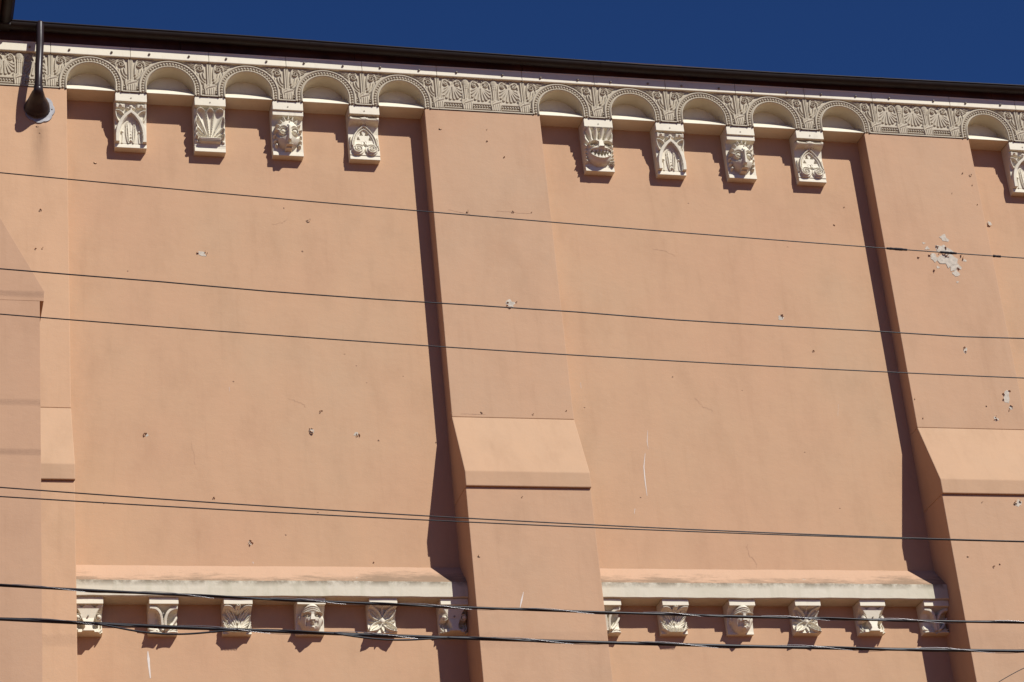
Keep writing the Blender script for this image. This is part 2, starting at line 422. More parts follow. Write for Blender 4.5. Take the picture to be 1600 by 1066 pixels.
def carve_spiky():
    X, Z = grid(CW, CH); AX = np.abs(X); h = 0*X
    base = lerp(Z, [(0, 0.075), (0.1, 0.078), (0.25, 0.088), (0.335, 0.105), (CH, 0.120)])
    st = np.clip((Z-0.345)/0.006, 0, 1); base = base*(1-st)+0.172*st
    for k in range(9):
        a = math.radians(6+k*21)
        c, s = math.cos(a), math.sin(a)
        p0 = (0.098*c, 0.180+0.130*s); p1 = (0.132*c, 0.180+0.164*s)
        h = mx(h, ridge(X, Z, bez(p0, p1, n=4), 0.020, 0.085, 0.003))
    hd = dome(X, Z, 0, 0.165, 0.117, 0.150, 0.125, 0.42)
    # brow and eye hollows, long nose
    hol = np.clip(1-((AX-0.062)/0.050)**2-((Z-0.165)/0.062)**2, 0, 1)
    hd = hd-0.045*np.sqrt(hol)*(hd > 0)
    nose = ridge(X, Z, bez((0, 0.235), (0, 0.15), (0.0, 0.060)), 0.015, 0.150, 0.026, flat=0.30)*np.clip((0.27-Z)/0.06, 0, 1)
    nose = np.where(Z < 0.07, nose*np.clip((Z-0.036)/0.02, 0, 1), nose)
    hd = mx(hd, nose)
    hd = hd-0.014*np.clip(1-((AX-0.012)/0.007)**2-((Z-0.058)/0.007)**2, 0, 1)
    hd = mx(hd, ridge(AX, Z, spiral(0.056, 0.170, 0.034, 0.034, 1, 0), 0.008, 0.105))
    mouth = mx(ridge(X, Z, bez((-0.028, 0.026), (0, 0.034), (0.028, 0.026)), 0.010, 0.115), ridge(X, Z, bez((-0.03, 0.010), (0.03, 0.010)), 0.008, 0.07))
    curls = mx(dome(AX, Z, 0.112, 0.055, 0.017, 0.02, 0.045), dome(AX, Z, 0.120, 0.10, 0.018, 0.02, 0.05), dome(AX, Z, 0.124, 0.155, 0.018, 0.02, 0.05))
    h = mx(h, hd, mouth, curls)
    return X, Z, base + h*edge0(X, Z, CW, CH, 0.004)

def carve_grin():
    X, Z = grid(CW, CH); AX = np.abs(X); h = 0*X
    base = lerp(Z, [(0, 0.075), (0.15, 0.08), (0.3, 0.10), (0.38, 0.150), (CH, 0.185)])
    ang = np.arctan2(X, Z-0.10); rad = np.hypot(X, Z-0.10)
    flute = np.abs(np.sin(ang*12.5))**0.6*np.clip((rad-0.10)/0.05, 0, 1)*np.clip((0.292-rad-0.030*np.abs(np.cos(ang*12.5))+0.04*np.abs(X)/0.14)/0.008, 0, 1)
    h = mx(h, flute*0.052*(ang > -2)*(np.abs(ang) < 2.1))
    hd = dome(X, Z, 0, 0.150, 0.133, 0.142, 0.115, 0.42)
    r = hd > 0
    sock = np.clip(1-((AX-0.066)/0.048)**2-((Z-0.207)/0.026)**2, 0, 1); hd = hd-0.042*np.sqrt(sock)*r
    hd = mx(hd, dome(AX, Z, 0.066, 0.203, 0.026, 0.015, 0.098), ridge(AX, Z, bez((0.022, 0.225), (0.07, 0.255), (0.118, 0.215)), 0.010, 0.122),
            ridge(AX, Z, bez((0.03, 0.182), (0.07, 0.172), (0.115, 0.19)), 0.008, 0.105))
    hd = np.where((AX > 0.04) & (np.hypot(AX-0.066, Z-0.203) < 0.006), hd-0.016, hd)
    nose = np.where((AX < 0.020+(0.235-Z)*0.16) & (Z > 0.160) & (Z < 0.25), 0.112+(0.245-Z)*0.30, 0); hd = mx(hd, nose*r)
    zc = 0.105+2.4*X*X                                   # grin curves upward at the corners
    half = 0.047*np.sqrt(np.clip(1-(AX/0.108)**2, 0, 1))
    inm = (np.abs(Z-zc) < half) & r
    lip = (np.abs(np.abs(Z-zc)-half) < 0.010) & r & (AX < 0.113)
    hd = np.where(lip, hd+0.016, hd); hd = np.where(inm, hd-0.075, hd)
    for row, off, sg in ((1, 0.0, 1), (-1, 0.5, -1)):
        for k in range(-3, 4):
            x0 = (k+off*1.0)*0.035
            if abs(x0) > 0.098: continue
            top = 0.105+2.4*x0*x0+sg*0.047*math.sqrt(max(0, 1-(x0/0.108)**2))
            w = 0.0185*np.clip(1-sg*(top-Z)/0.040, 0, 1)
            tooth = (np.abs(X-x0) < w) & (sg*(top-Z) > -0.004) & (sg*(top-Z) < 0.04)
            hd = np.where(tooth, np.maximum(hd, hd.copy()*0+0.105*np.sqrt(np.clip(1-(X/0.15)**2, 0, 1))), hd)
    hd = np.where((np.hypot(X, Z-0.262) < 0.006), hd-0.01, hd)
    h = mx(h, hd)
    h = mx(h, plate(AX, Z, 0.09, 0.14, 0.0, 0.014, 0.014)*(np.sin(X*420) > 0))
    return X, Z, base + h*edge0(X, Z, CW, CH, 0.004)

def carve_scroll():
    X, Z = grid(CW, CH); AX = np.abs(X); h = 0*X
    base = lerp(Z, [(0, 0.088), (0.07, 0.086), (0.14, 0.066), (0.25, 0.060), (0.32, 0.076), (CH, 0.118)])
    prof = np.interp(AX, [0, 0.014, 0.018, 0.03, 0.05, 0.11, 0.128, 0.14, 0.147], [0.029, 0.029, 0.020, 0.024, 0.015, 0.019, 0.023, 0.027, 0.02])
    prof = prof*1.35; rr = np.abs(Z-0.362)/prof
    h = mx(h, np.where(rr < 1, 0.072*np.sqrt(np.clip(1-rr*rr, 0, 1)), 0))
    h = np.where((AX > 0.03) & (AX < 0.122) & (np.abs(Z-0.366) < 0.005), h-0.014, h)
    h = np.where((AX < 0.016) & (np.abs(AX-0.006) < 0.002), h-0.01, h)
    for k, (w0, hh) in enumerate(((0.0, 0.046), (0.022, 0.036))):
        h = mx(h, ridge(AX, Z, bez((0.122-w0, 0.09), (0.122-w0, 0.24), (0.0, 0.318-w0*1.3)), 0.0105, hh))
    for j in range(9):                                    # beaded rim
        t = j/9; p = bez((0.138, 0.07), (0.138, 0.15), (0.13, 0.22), n=10)[j]; h = mx(h, dome(AX, Z, p[0], p[1], 0.007, 0.008, 0.020))
    oc = bez((0.100, 0.09), (0.100, 0.22), (0.0, 0.29), n=20)
    fill = (Z > 0.12) & (Z < 0.29) & (AX < np.interp(Z, oc[:, 1], oc[:, 0])); h = np.where(fill, np.maximum(h, 0.022), h)
    tri = lambda cx, cz, w, hh: ((np.abs(X-cx) < w*np.clip((cz+hh-Z)/(2*hh), 0, 1)) & (Z > cz-hh))
    for cx, cz in ((-0.026, 0.245), (0.026, 0.245), (-0.058, 0.190), (0.058, 0.190)):
        h = np.where(tri(cx, cz, 0.018, 0.021), -0.022, h)
    h = mx(h, ridge(AX, Z, bez((0.012, 0.165), (0.035, 0.15), (0.022, 0.115)), 0.010, 0.026), dome(X, Z, 0, 0.150, 0.012, 0.014, 0.03))
    h = mx(h, np.where(np.hypot(AX-0.067, Z-0.062) < 0.062, 0.018, 0),
           ridge(AX, Z, spiral(0.067, 0.062, 0.056, 0.008, 2.2, 2.4, -1, 60), 0.0095, 0.036), dome(AX, Z, 0.067, 0.062, 0.014, 0.014, 0.038))
    h = np.where((AX < 0.004) & (Z < 0.14), 0.0, h)
    return X, Z, base + h*edge0(X, Z, CW, CH, 0.004)

# ---- lower corbels: carving field 0.25 wide, 0.226 tall
BW, BH = 0.125, 0.232
def low_base(Z, a=0.158, b=0.060, c=0.042, d=0.072):
    return lerp(Z, [(BH, a), (0.185, b+0.02), (0.14, b-0.006), (0.08, c), (0.03, d-0.004), (0, d)])

def carve_ox():
    X, Z = grid(BW, BH, 0.003); AX = np.abs(X); base = low_base(Z, 0.15, 0.050, 0.036, 0.066); h = 0*X
    wid = np.interp(Z, [0, 0.03, 0.06, 0.10, 0.15, 0.19, 0.215, BH], [0.060, 0.040, 0.042, 0.058, 0.074, 0.098, 0.121, 0.125])
    dep = np.interp(Z, [0, 0.04, 0.12, 0.2, BH], [0.155, 0.150, 0.132, 0.150, 0.160])
    k = np.clip((wid-AX)/0.012, 0, 1)**0.6
    h = mx(h, k*(dep-base))
    tri = (Z > 0.208) & (np.abs(AX-0.056) < (Z-0.206)*1.2); h = np.where(tri, h-0.05, h)
    h = mx(h, ridge(AX, Z, spiral(0.084, 0.128, 0.025, 0.025, 1, 0), 0.008, 0.098))
    for r in (0.045, 0.070, 0.095):
        d = np.abs(np.hypot(AX-0.05, Z-0.065)-r); h = mx(h, np.where((AX > 0.06) & (Z < 0.09), 0.030*np.sqrt(np.clip(1-(d/0.009)**2, 0, 1)), 0))
    h = np.where(Z < 0.03, np.maximum(h, 0.05*np.clip((0.105-AX)/0.02, 0, 1)), h)
    return X, Z, base + h*edge0(X, Z, BW, BH, 0.004)

def carve_y():
    X, Z = grid(BW, BH, 0.003); AX = np.abs(X); base = low_base(Z, 0.150, 0.045, 0.035, 0.066); h = 0*X
    b1 = bez((-0.125, 0.208), (-0.030, 0.212), (-0.016, 0.165), (-0.006, 0.03), n=24); b2 = bez((0.125, 0.208), (0.050, 0.212), (-0.010, 0.150), (0.030, 0.025), n=24)
    for b_, hh in ((b1, 0.0), (b2, -0.008)):
        d, t = pdist(X, Z, b_); dep = np.interp(Z, [0.03, 0.10, 0.16, BH], [0.105, 0.128, 0.150, 0.165])+hh; h = mx(h, (dep-base)*np.clip((0.0165-d)/0.005, 0, 1))
    h = mx(h, 0.06*np.clip((0.014-pdist(X, Z, bez((0.030, 0.028), (0.075, 0.065), (0.114, 0.135)))[0])/0.005, 0, 1)*1.15)
    body = (X < -0.012) & (X > -0.118) & (Z > 0.02) & (Z < 0.19) & (np.hypot(X+0.075, (Z-0.105)*0.8) < 0.085)
    h = mx(h, np.where(body, 0.034*np.clip(1-np.abs(X+0.07)/0.075, 0, 1)**0.5, 0))
    h = mx(h, leaf(AX, Z, bez((0.035, 0.0), (0.06, 0.03), (0.12, 0.035)), 0.018, 0.040), dome(AX, Z, 0.095, 0.026, 0.022, 0.016, 0.030),
           ridge(AX, Z, bez((0.02, 0.0), (0.07, 0.016), (0.122, 0.004)), 0.012, 0.036))
    return X, Z, base + h*edge0(X, Z, BW, BH, 0.004)

def carve_acanthus():
    X, Z = grid(BW, BH, 0.003); AX = np.abs(X); base = low_base(Z, 0.150, 0.048, 0.036, 0.062); h = 0*X
    for p1, p2, w in (((0.03, 0.15), (0.108, 0.215), 0.026), ((0.045, 0.10), (0.12, 0.165), 0.024), ((0.05, 0.06), (0.12, 0.11), 0.020)):
        h = mx(h, leaf(AX, Z, bez((0.008, 0.03), p1, p2), w, 0.040))
    h = mx(h, ridge(AX, Z, bez((0.02, 0.19), (0.06, 0.225), (0.118, 0.215)), 0.012, 0.050), ridge(AX, Z, bez((0.004, 0.1), (0.02, 0.17), (0.06, 0.218)), 0.008, 0.040))
    h = mx(h, dome(AX, Z, 0.010, 0.212, 0.016, 0.017, 0.078), dome(X, Z, 0, 0.19, 0.02, 0.02, 0.06), dome(X, Z, 0, 0.065, 0.008, 0.009, 0.045))
    for i in range(-5, 6):
        x0 = i*0.014; h = mx(h, ridge(X, Z, bez((x0*0.9, 0.0), (x0*1.1, 0.048-abs(i)*0.0015)), 0.0062, 0.062))
    for k in range(4):
        h = mx(h, ridge(AX, Z, bez((0.07+k*0.008, 0.008+k*0.012), (0.095+k*0.004, 0.035+k*0.016), (0.122, 0.045+k*0.02)), 0.006, 0.052))
    return X, Z, base + h*edge0(X, Z, BW, BH, 0.004)

def carve_face():
    X, Z = grid(BW, BH, 0.0026); AX = np.abs(X); base = low_base(Z, 0.140, 0.065, 0.050, 0.050); h = 0*X
    hd = dome(X, Z, 0.005, 0.118, 0.098, 0.120, 0.125, 0.40); r = hd > 0; AX = np.abs(X-0.005); XX = X-0.005
    for z0 in (0.178, 0.196, 0.213):
        hd = mx(hd, np.where(r, hd+ridge(XX, Z, bez((-0.085, z0-0.022), (0, z0+0.008), (0.085, z0-0.022)), 0.0062, 0.012), 0))
    sock = np.clip(1-((AX-0.043)/0.033)**2-((Z-0.134)/0.019)**2, 0, 1); hd = hd-0.036*np.sqrt(sock)*r
    hd = mx(hd, ridge(AX, Z, bez((0.012, 0.150), (0.045, 0.168), (0.086, 0.148)), 0.007, 0.128),
            dome(AX, Z, 0.043, 0.132, 0.022, 0.013, 0.118), ridge(AX, Z, bez((0.022, 0.120), (0.043, 0.112), (0.07, 0.123)), 0.005, 0.112))
    nose = np.where((AX < 0.011+(0.155-Z)*0.16) & (Z > 0.088) & (Z < 0.165), 0.125+(0.16-Z)*0.26, 0); hd = mx(hd, nose)
    hd = np.where((AX < 0.05) & (Z < 0.086) & (Z > 0.052), hd-0.012, hd)
    hd = mx(hd, dome(XX, Z, 0, 0.074, 0.033, 0.0085, 0.140), dome(XX, Z, 0, 0.058, 0.028, 0.008, 0.136), dome(XX, Z, 0, 0.032, 0.034, 0.024, 0.122))
    hd = hd-0.01*np.clip(1-((AX-0.05)/0.01)**2-((Z-0.075)/0.03)**2, 0, 1)*r
    hd = np.where(np.hypot(XX, Z-0.162) < 0.005, hd-0.012, hd)
    ear = dome(AX, Z, 0.098, 0.125, 0.016, 0.036, 0.05)
    h = mx(h, hd, ear)
    h = np.where((AX > 0.1) & (Z > 0.2), np.maximum(h, 0.0), h)
    return X, Z, base + h*edge0(X, Z, BW, BH, 0.004)

def carve_flower():
    X, Z = grid(BW, BH, 0.003); AX = np.abs(X); base = low_base(Z, 0.155, 0.080, 0.050, 0.080); h = 0*X; zz = 0.115
    base = lerp(Z, [(BH, 0.160), (0.214, 0.092), (0.16, 0.056), (0.115, 0.044), (0.07, 0.050), (0.03, 0.076), (0, 0.092)])
    AZ = np.abs(Z-zz)
    d, t = pdist(AX, AZ, bez((0.02, 0.02), (0.07, 0.062), (0.112, 0.098))); ww = 0.043*np.sin(np.pi*np.clip(t*0.66+0.20, 0, 1))
    r = d/ww; h = mx(h, np.where(r < 1, 0.046*(0.40+0.60*np.clip((r-0.35)/0.4, 0, 1))*np.clip((1-r)/0.14, 0, 1), 0))
    h = mx(h, ridge(AX, AZ, bez((0.045, 0.04), (0.098, 0.086)), 0.007, 0.040, 0.004))
    h = mx(h, leaf(AX, Z, bez((0.03, zz), (0.07, zz+0.002), (0.118, zz+0.006)), 0.014, 0.028), leaf(X, AZ, bez((0, 0.03), (0, 0.07), (0, 0.112)), 0.017, 0.034))
    h = mx(h, dome(X, Z, 0, zz, 0.029, 0.029, 0.056, 0.35))
    return X, Z, base + h*edge0(X, Z, BW, BH, 0.004)

# ------------------------------------------------------------------ ground
g = MB(); g.add([(-300, -300, ZG), (300, -300, ZG), (300, 300, ZG), (-300, 300, ZG)], [(0, 1, 2, 3)])
tag(link('ground', g.mesh('ground'), M_GROUND), kind='structure')

# ------------------------------------------------------------------ main wall
wall = empty('plaster_wall', (0, 0, ZG), 'salmon plaster church wall with two tall blank recessed bays', 'wall')
b = MB(); b.box(-3.2, 17.5, 0.0, 0.6, 0, 13.45-ZG)
link('wall_face', b.mesh('wall_face'), M_WALL, wall)

# ------------------------------------------------------------------ pilasters
def pilaster(x0, x1, m, label, mslope):
    t = empty('pilaster', ((x0+x1)/2, 0, ZG), label, 'pilaster', 'pilasters dividing the wall bays')
    hw = (x1-x0)/2; B = 0.012
    a = MB(); a.prism_x([(0.05, ZCT-ZG+0.001), (-PU, ZCT-ZG+0.001), (-PU, ZS-ZG-0.001), (0.05, ZS-ZG-0.001)][::-1], -hw, hw)
    link('upper_shaft', a.mesh('upper_shaft', bevel=0.006), m, t)
    a = MB(); a.prism_x([(0.05, 0), (-PL, 0), (-PL, ZCL-ZG-0.001), (0.05, ZCL-ZG-0.001)][::-1], -hw, hw)
    link('lower_shaft', a.mesh('lower_shaft', bevel=0.006), m, t)
    a = MB(); a.prism_x([(0.05, ZCL-ZG), (-PC, ZCL-ZG), (-PC, ZCB-ZG), (-PU, ZCT-ZG), (0.05, ZCT-ZG)][::-1], -hw-0.002, hw+0.002)
    link('sloped_cap', a.mesh('sloped_cap', bevel=0.008), mslope, t)
    return t
PIL0 = pilaster(L0-W, L0, M_PILY, 'apricot pilaster behind the drainpipe flange, its lower part hidden by the rose buttress', M_SLOPE)
PIL1 = pilaster(L1, L2, M_PIL, 'salmon pilaster with sloped cap standing between the two wide blank bays', M_SLOPE)
PIL2 = pilaster(L3, L4, M_PIL, 'salmon pilaster with the big peeled grey plaster patch on its shaft', M_SLOPE)

# ------------------------------------------------------------------ frieze
def arch_path(off, n=36):
    r = RA+off
    p = [(-r, 0.0), (-r, STILT*0.5)]
    for k in range(n+1):
        a = math.pi*(1-k/n); p.append((r*math.cos(a), STILT+r*math.sin(a)))
    p += [(r, STILT*0.5), (r, 0.0)]
    return np.array(p)

def pier_motif(X, Z):
    AX = np.abs(X); h = 0*X
    st = np.clip((0.028-AX)/0.004, 0, 1)*((Z > 0.125) & (Z < 0.382-AX*1.1))
    h = mx(h, st*(0.017+0.0045*np.cos(X*2*np.pi/0.0165)))
    hw = 0.050+(Z-0.02)*0.14
    hoof = np.clip((hw-AX)/0.004, 0, 1)*((Z > 0.016) & (Z < 0.138-0.1*AX))
    pl = np.where(Z < 0.082+0.35*X, np.cos((X)*2*np.pi/0.021), np.cos(np.arctan2(Z-0.075, X+0.055)*13))
    h = mx(h, hoof*(0.022+0.0045*np.sign(pl)*np.abs(pl)**0.5))
    band = bez((0.044, 0.200), (0.040, 0.36), (0.070, 0.385), (0.112, 0.362), n=20)
    band2 = bez((0.112, 0.362), (0.150, 0.33), (0.134, 0.272), n=10)
    h = mx(h, ridge(AX, Z, band, 0.0085, 0.017, flat=0.3), ridge(AX, Z, band2, 0.009, 0.016, 0.004))
    h = mx(h, ridge(AX, Z, spiral(0.088, 0.312, 0.036, 0.008, 1.5, 0.6, 1, 48), 0.0075, 0.020))
    for p0, p1, p2 in (((0.060, 0.268), (0.054, 0.225), (0.042, 0.200)), ((0.086, 0.262), (0.080, 0.195), (0.046, 0.168)),
                       ((0.112, 0.262), (0.108, 0.185), (0.058, 0.146)), ((0.134, 0.268), (0.142, 0.205), (0.094, 0.142))):
        h = mx(h, ridge(AX, Z, bez(p0, p1, p2), 0.0050, 0.018, 0.0115))
    for p0, p1, p2 in (((0.118, 0.352), (0.165, 0.385), (0.26, 0.386)), ((0.122, 0.335), (0.165, 0.362), (0.225, 0.372)), ((0.128, 0.318), (0.160, 0.338), (0.200, 0.352)),
                       ((0.132, 0.300), (0.152, 0.315), (0.178, 0.325))):
        h = mx(h, ridge(AX, Z, bez(p0, p1, p2), 0.0075, 0.016, 0.004))
    return h

def pine_motif(X, Z):
    AX = np.abs(X); h = 0*X
    st = np.clip((0.026-AX)/0.004, 0, 1)*((Z > 0.125) & (Z < 0.30))
    h = mx(h, st*(0.016+0.0045*np.cos(X*2*np.pi/0.0175)))
    h = mx(h, plate(X, Z, -0.03, 0.03, 0.262, 0.276, 0.021), plate(X, Z, -0.028, 0.028, 0.288, 0.300, 0.022))
    cone = dome(X, Z, 0, 0.335, 0.034, 0.050, 0.024, 0.4)
    h = mx(h, cone*(0.82+0.25*np.cos((X+Z)*2*np.pi/0.02)*np.cos((X-Z)*2*np.pi/0.02)))
    hw = 0.050+(Z-0.02)*0.14
    hoof = np.clip((hw-AX)/0.004, 0, 1)*((Z > 0.016) & (Z < 0.138-0.1*AX))
    pl = np.where(Z < 0.085+0.4*X, np.cos((X)*2*np.pi/0.021), np.cos(np.arctan2(Z-0.075, X+0.055)*13))
    return mx(h, hoof*(0.022+0.0045*np.sign(pl)*np.abs(pl)**0.5))

def palm_motif(X, Z):
    AX = np.abs(X); h = 0*X
    h = mx(h, ridge(AX, Z, bez((0.108, 0.145), (0.112, 0.36), (0.075, 0.372), (0.030, 0.335), n=18), 0.009, 0.016, flat=0.3))
    h = mx(h, ridge(AX, Z, bez((0.030, 0.335), (0.006, 0.31), (0.004, 0.27), n=8), 0.008, 0.016))
    h = mx(h, ridge(AX, Z, spiral(0.056, 0.308, 0.026, 0.006, 1.4, 2.2, -1), 0.0065, 0.018), dome(AX, Z, 0.056, 0.308, 0.009, 0.009, 0.02))
    for e, c in (((0.092, 0.250), (0.065, 0.255)), ((0.094, 0.213), (0.055, 0.235)), ((0.084, 0.176), (0.040, 0.225)), ((0.056, 0.150), (0.026, 0.215)), ((0.020, 0.138), (0.010, 0.20))):
        d, t = pdist(AX, Z, bez((0.006, 0.285), c, e)); w = 0.004+0.0105*t; r = d/w
        h = mx(h, np.where(r < 1, 0.018*np.sqrt(np.clip(1-r*r, 0, 1))-0.007*np.exp(-(r/0.35)**2)*t, 0))
    for p0, p1, p2 in (((0.02, 0.352), (0.05, 0.392), (0.118, 0.388)), ((0.012, 0.366), (0.03, 0.388), (0.06, 0.392))):
        h = mx(h, ridge(AX, Z, bez(p0, p1, p2), 0.0065, 0.014, 0.003))
    return h

FH = ZBAND-ZS
BG = Q-0.030
def arch_panel():
    st = 0.0036; nx, nz = int(0.748/st)+1, int(FH/st)+1
    X, Z = np.meshgrid(np.linspace(-0.374, 0.374, nx), np.linspace(0.0, FH-0.002, nz))
    rho = np.where(Z < STILT, np.abs(X), np.hypot(X, Z-STILT))-RA
    h = mx(pier_motif(X-0.375, Z), pier_motif(X+0.375, Z))
    h = np.where(Z < 0.014, np.maximum(h, 0.022), h)
    h = mx(h, np.where(rho < RING+0.012, 0.004, 0))
    h = h*1.0
    relief = grid_relief('frieze_panel', X, Z, BG+h, keep=rho > RING-0.02)
    # arch ring swept along the opening, with its deep soffit
    prof = [(0.0, -0.02), (0.0, 0.17), (0.0, Q-0.008), (0.003, Q-0.002), (0.007, Q+0.001), (0.013, Q-0.001), (0.016, Q-0.017), (0.053, Q-0.017), (0.056, Q-0.004), (0.063, Q-0.001), (0.069, Q-0.004), (RING, Q-0.014), (RING, BG-0.01)]
    V = []; P = [arch_path(o) for o, _ in prof]; n = len(P[0]); m = len(prof)
    for k in range(m):
        for i in range(n): V.append((P[k][i][0], -prof[k][1], P[k][i][1]))
    F = [(k*n+i, k*n+i+1, (k+1)*n+i+1, (k+1)*n+i) for k in range(m-1) for i in range(n-1)]
    ring = mesh_from('arch_ring', V, F, True)
    bm = bmesh.new(); bm.from_mesh(ring); bmesh.ops.recalc_face_normals(bm, faces=bm.faces); bm.to_mesh(ring); bm.free()
    ring.materials.append(M_FRIEZE); ring.materials.append(M_REVEAL)
    idx = np.zeros(len(ring.polygons), int); idx[:2*(n-1)] = 1; ring.polygons.foreach_set('material_index', idx)
    # underside of the two half piers
    u = MB()
    for sg in (-1, 1):
        x0, x1 = sorted((sg*0.374, sg*(RA+0.0015))); pass
    u.box(-0.187+(RA+0.0015)/2, 0.187-(RA+0.0015)/2, -BG-0.004, 0.0, 0.0, 0.05)
    back = u.mesh('pier_backing')
    # beads
    bd = MB(); c = arch_path(0.0355, 60); seg = np.hypot(*np.diff(c, axis=0).T); L = np.r_[0, np.cumsum(seg)]; nb = 33
    for k in range(nb):
        s_ = (k+0.5)/nb*L[-1]; x = np.interp(s_, L, c[:, 0]); z = np.interp(s_, L, c[:, 1])
        bd.ball((x, -(Q-0.014), z+0.002), 0.0128, 8, 6)
    for sg in (-1, 1):
        for r_ in range(2):
            for k in range(2):
                bd.ball((sg*(0.290+0.019*k+0.004), -(BG+0.014), 0.042+0.024*r_), 0.009, 7, 4)
    beads = bd.mesh('bead_row', smooth=True)
    sill = MB(); sill.prism_x([(0.01, 0.0), (-(Q-0.012), 0.0), (-(Q-0.012), 0.004), (-0.020, 0.165), (-0.018, 0.33), (0.01, 0.33)][::-1], -RA+0.0005, RA-0.0005)
    return relief, ring, back, beads, sill.mesh('niche_sill')

PW = W-0.298
def pilaster_panel():
    st = 0.0036; nx, nz = int((PW-0.002)/st)+1, int(FH/st)+1
    X, Z = np.meshgrid(np.linspace(0.001, PW-0.001, nx), np.linspace(0.0, FH-0.002, nz))
    sp = PW/3; h = mx(*[pier_motif(X-x0, Z)*(np.abs(X-x0) < 0.062) for x0 in (0, PW)])
    h = mx(h, pine_motif(X-sp, Z), pine_motif(X-2*sp, Z))
    for k in range(3): h = mx(h, palm_motif(X-sp*(k+0.5), Z))
    for k in range(3):
        x0, x1 = sp*k+0.055, sp*(k+1)-0.055
        h = mx(h, plate(X, Z, x0, x1, 0.026, 0.042, 0.017, 0.003), plate(X, Z, x0, x1, 0.080, 0.112, 0.017, 0.003))
    h = np.where(Z < 0.014, np.maximum(h, 0.022), h)
    h = h*1.0
    relief = grid_relief('frieze_panel', X, Z, BG+h)
    u = MB(); u.box(0.001, PW-0.001, -BG-0.004, 0.0, 0.0, 0.05); back = u.mesh('pier_backing')
    bd = MB()
    for k in range(3):
        x0, x1 = sp*k+0.066, sp*(k+1)-0.066; n = 7
        for i in range(n): bd.ball((x0+(x1-x0)*i/(n-1), -(BG+0.012), 0.061), 0.0115, 8, 5)
    return relief, back, bd.mesh('bead_row', smooth=True)

FR = empty('arcaded_frieze', (0, 0, ZS), 'taupe carved frieze of round arches and palmettes running under the eaves', 'frieze')
aR, aRing, aBack, aBeads, aSill = arch_panel()
pR, pBack, pBeads = pilaster_panel()
band_me = {}
def band_piece(x0, x1, key):
    if key not in band_me:
        L = x1-x0; a = MB()
        a.prism_x([(0.0, FH), (-Q-0.002, FH), (-Q-0.008, FH+0.004), (-Q-0.008, FH+0.100), (-Q-0.012, FH+0.104), (-Q-0.012, FH+0.110), (0.0, FH+0.110)][::-1], 0.0016, L-0.0016)
        band_me[key] = a.mesh('plain_band', bevel=0.003, seg=1)
    return link('plain_band', band_me[key], M_CREAM, FR, (x0, 0, 0))
bolt = MB(); bolt.ball((0, 0, 0), 0.0115, 8, 6); bolt.tube([(0, 0.02, 0), (0, 0.0, 0)], 0.0115, 8)
BOLT = bolt.mesh('bolt_head', smooth=True)
def add_bolt(par, x, y, z, s=1.0):
    o = link('bolt_head', BOLT, M_BOLT, par, (x, y, z)); o.scale = (s, s, s); return o
for bay, ks in ((0, range(5)), (1, range(5)), (2, range(2))):
    for k in ks:
        xc = bay*PER+k*S+RA
        p = link('frieze_panel', aR, M_FRIEZE, FR, (xc, 0, 0))
        link('arch_ring', aRing, M_FRIEZE, p); [link('pier_backing', aBack, M_FRIEZE, p, (sg*(0.374+RA+0.0015)/2, 0, 0)) for sg in (-1, 1)]
        tag(link('bead_row', aBeads, M_FRIEZE, p), kind='stuff'); link('niche_sill', aSill, M_CREAM, p)
        bp = band_piece(xc-0.375, xc+0.375, 'arch')
        for dx in (-0.195, 0.195): add_bolt(bp, 0.375+dx+random.uniform(-.012, .012), -Q-0.016, FH+0.046+random.uniform(-.006, .004))
for x0 in (L0-W+0.149, L1+0.149, L3+0.149):
    p = link('frieze_panel', pR, M_FRIEZE, FR, (x0, 0, 0)); link('pier_backing', pBack, M_FRIEZE, p)
    tag(link('bead_row', pBeads, M_FRIEZE, p), kind='stuff')
    bp = band_piece(x0, x0+PW, 'pil')
    for dx in (0.19, 0.68): add_bolt(bp, dx+random.uniform(-.012, .012), -Q-0.016, FH+0.046)

# ------------------------------------------------------------------ corbels
def corbel_kit(kind):
    fn = dict(gothic=carve_gothic, shell=carve_shell, spiky=carve_spiky, grin=carve_grin, scroll=carve_scroll,
              ox=carve_ox, crossed=carve_y, acanthus=carve_acanthus, face=carve_face, flower=carve_flower)[kind]
    X, Z, D = fn(); rs = np.random.RandomState(hash(kind) % 1000 if False else len(kind))
    return grid_relief('carving', X, Z, D, skirt=True, thick=0.0)
KIT = {}
def kit(kind):
    if kind not in KIT: KIT[kind] = corbel_kit(kind)
    return KIT[kind]
BLK = MB(); BLK.box(-CW, CW, -0.190, 0.0, -0.098, -0.003); BLK = BLK.mesh('top_block', bevel=0.004)
PLI = MB(); PLI.prism_x([(0, -0.548), (-0.086, -0.548), (-0.082, -0.503), (0, -0.503)][::-1], -CW, CW); PLI = PLI.mesh('plinth', bevel=0.004)
LBLK = MB(); LBLK.box(-BW, BW, -0.182, 0.0, -0.062, -0.003); LBLK = LBLK.mesh('top_block', bevel=0.003)
EYE = MB(); EYE.ball((0, 0, 0), 1.0, 14, 9); EYE = EYE.mesh('eyeball', smooth=True)
HOLE = MB(); HOLE.tube([(0, 0.01, 0), (0, -0.004, 0)], 0.0075, 8); HOLE = HOLE.mesh('bolt')
GU = 'carved corbels under the arched frieze'; GL = 'small carved corbels under the string ledges'

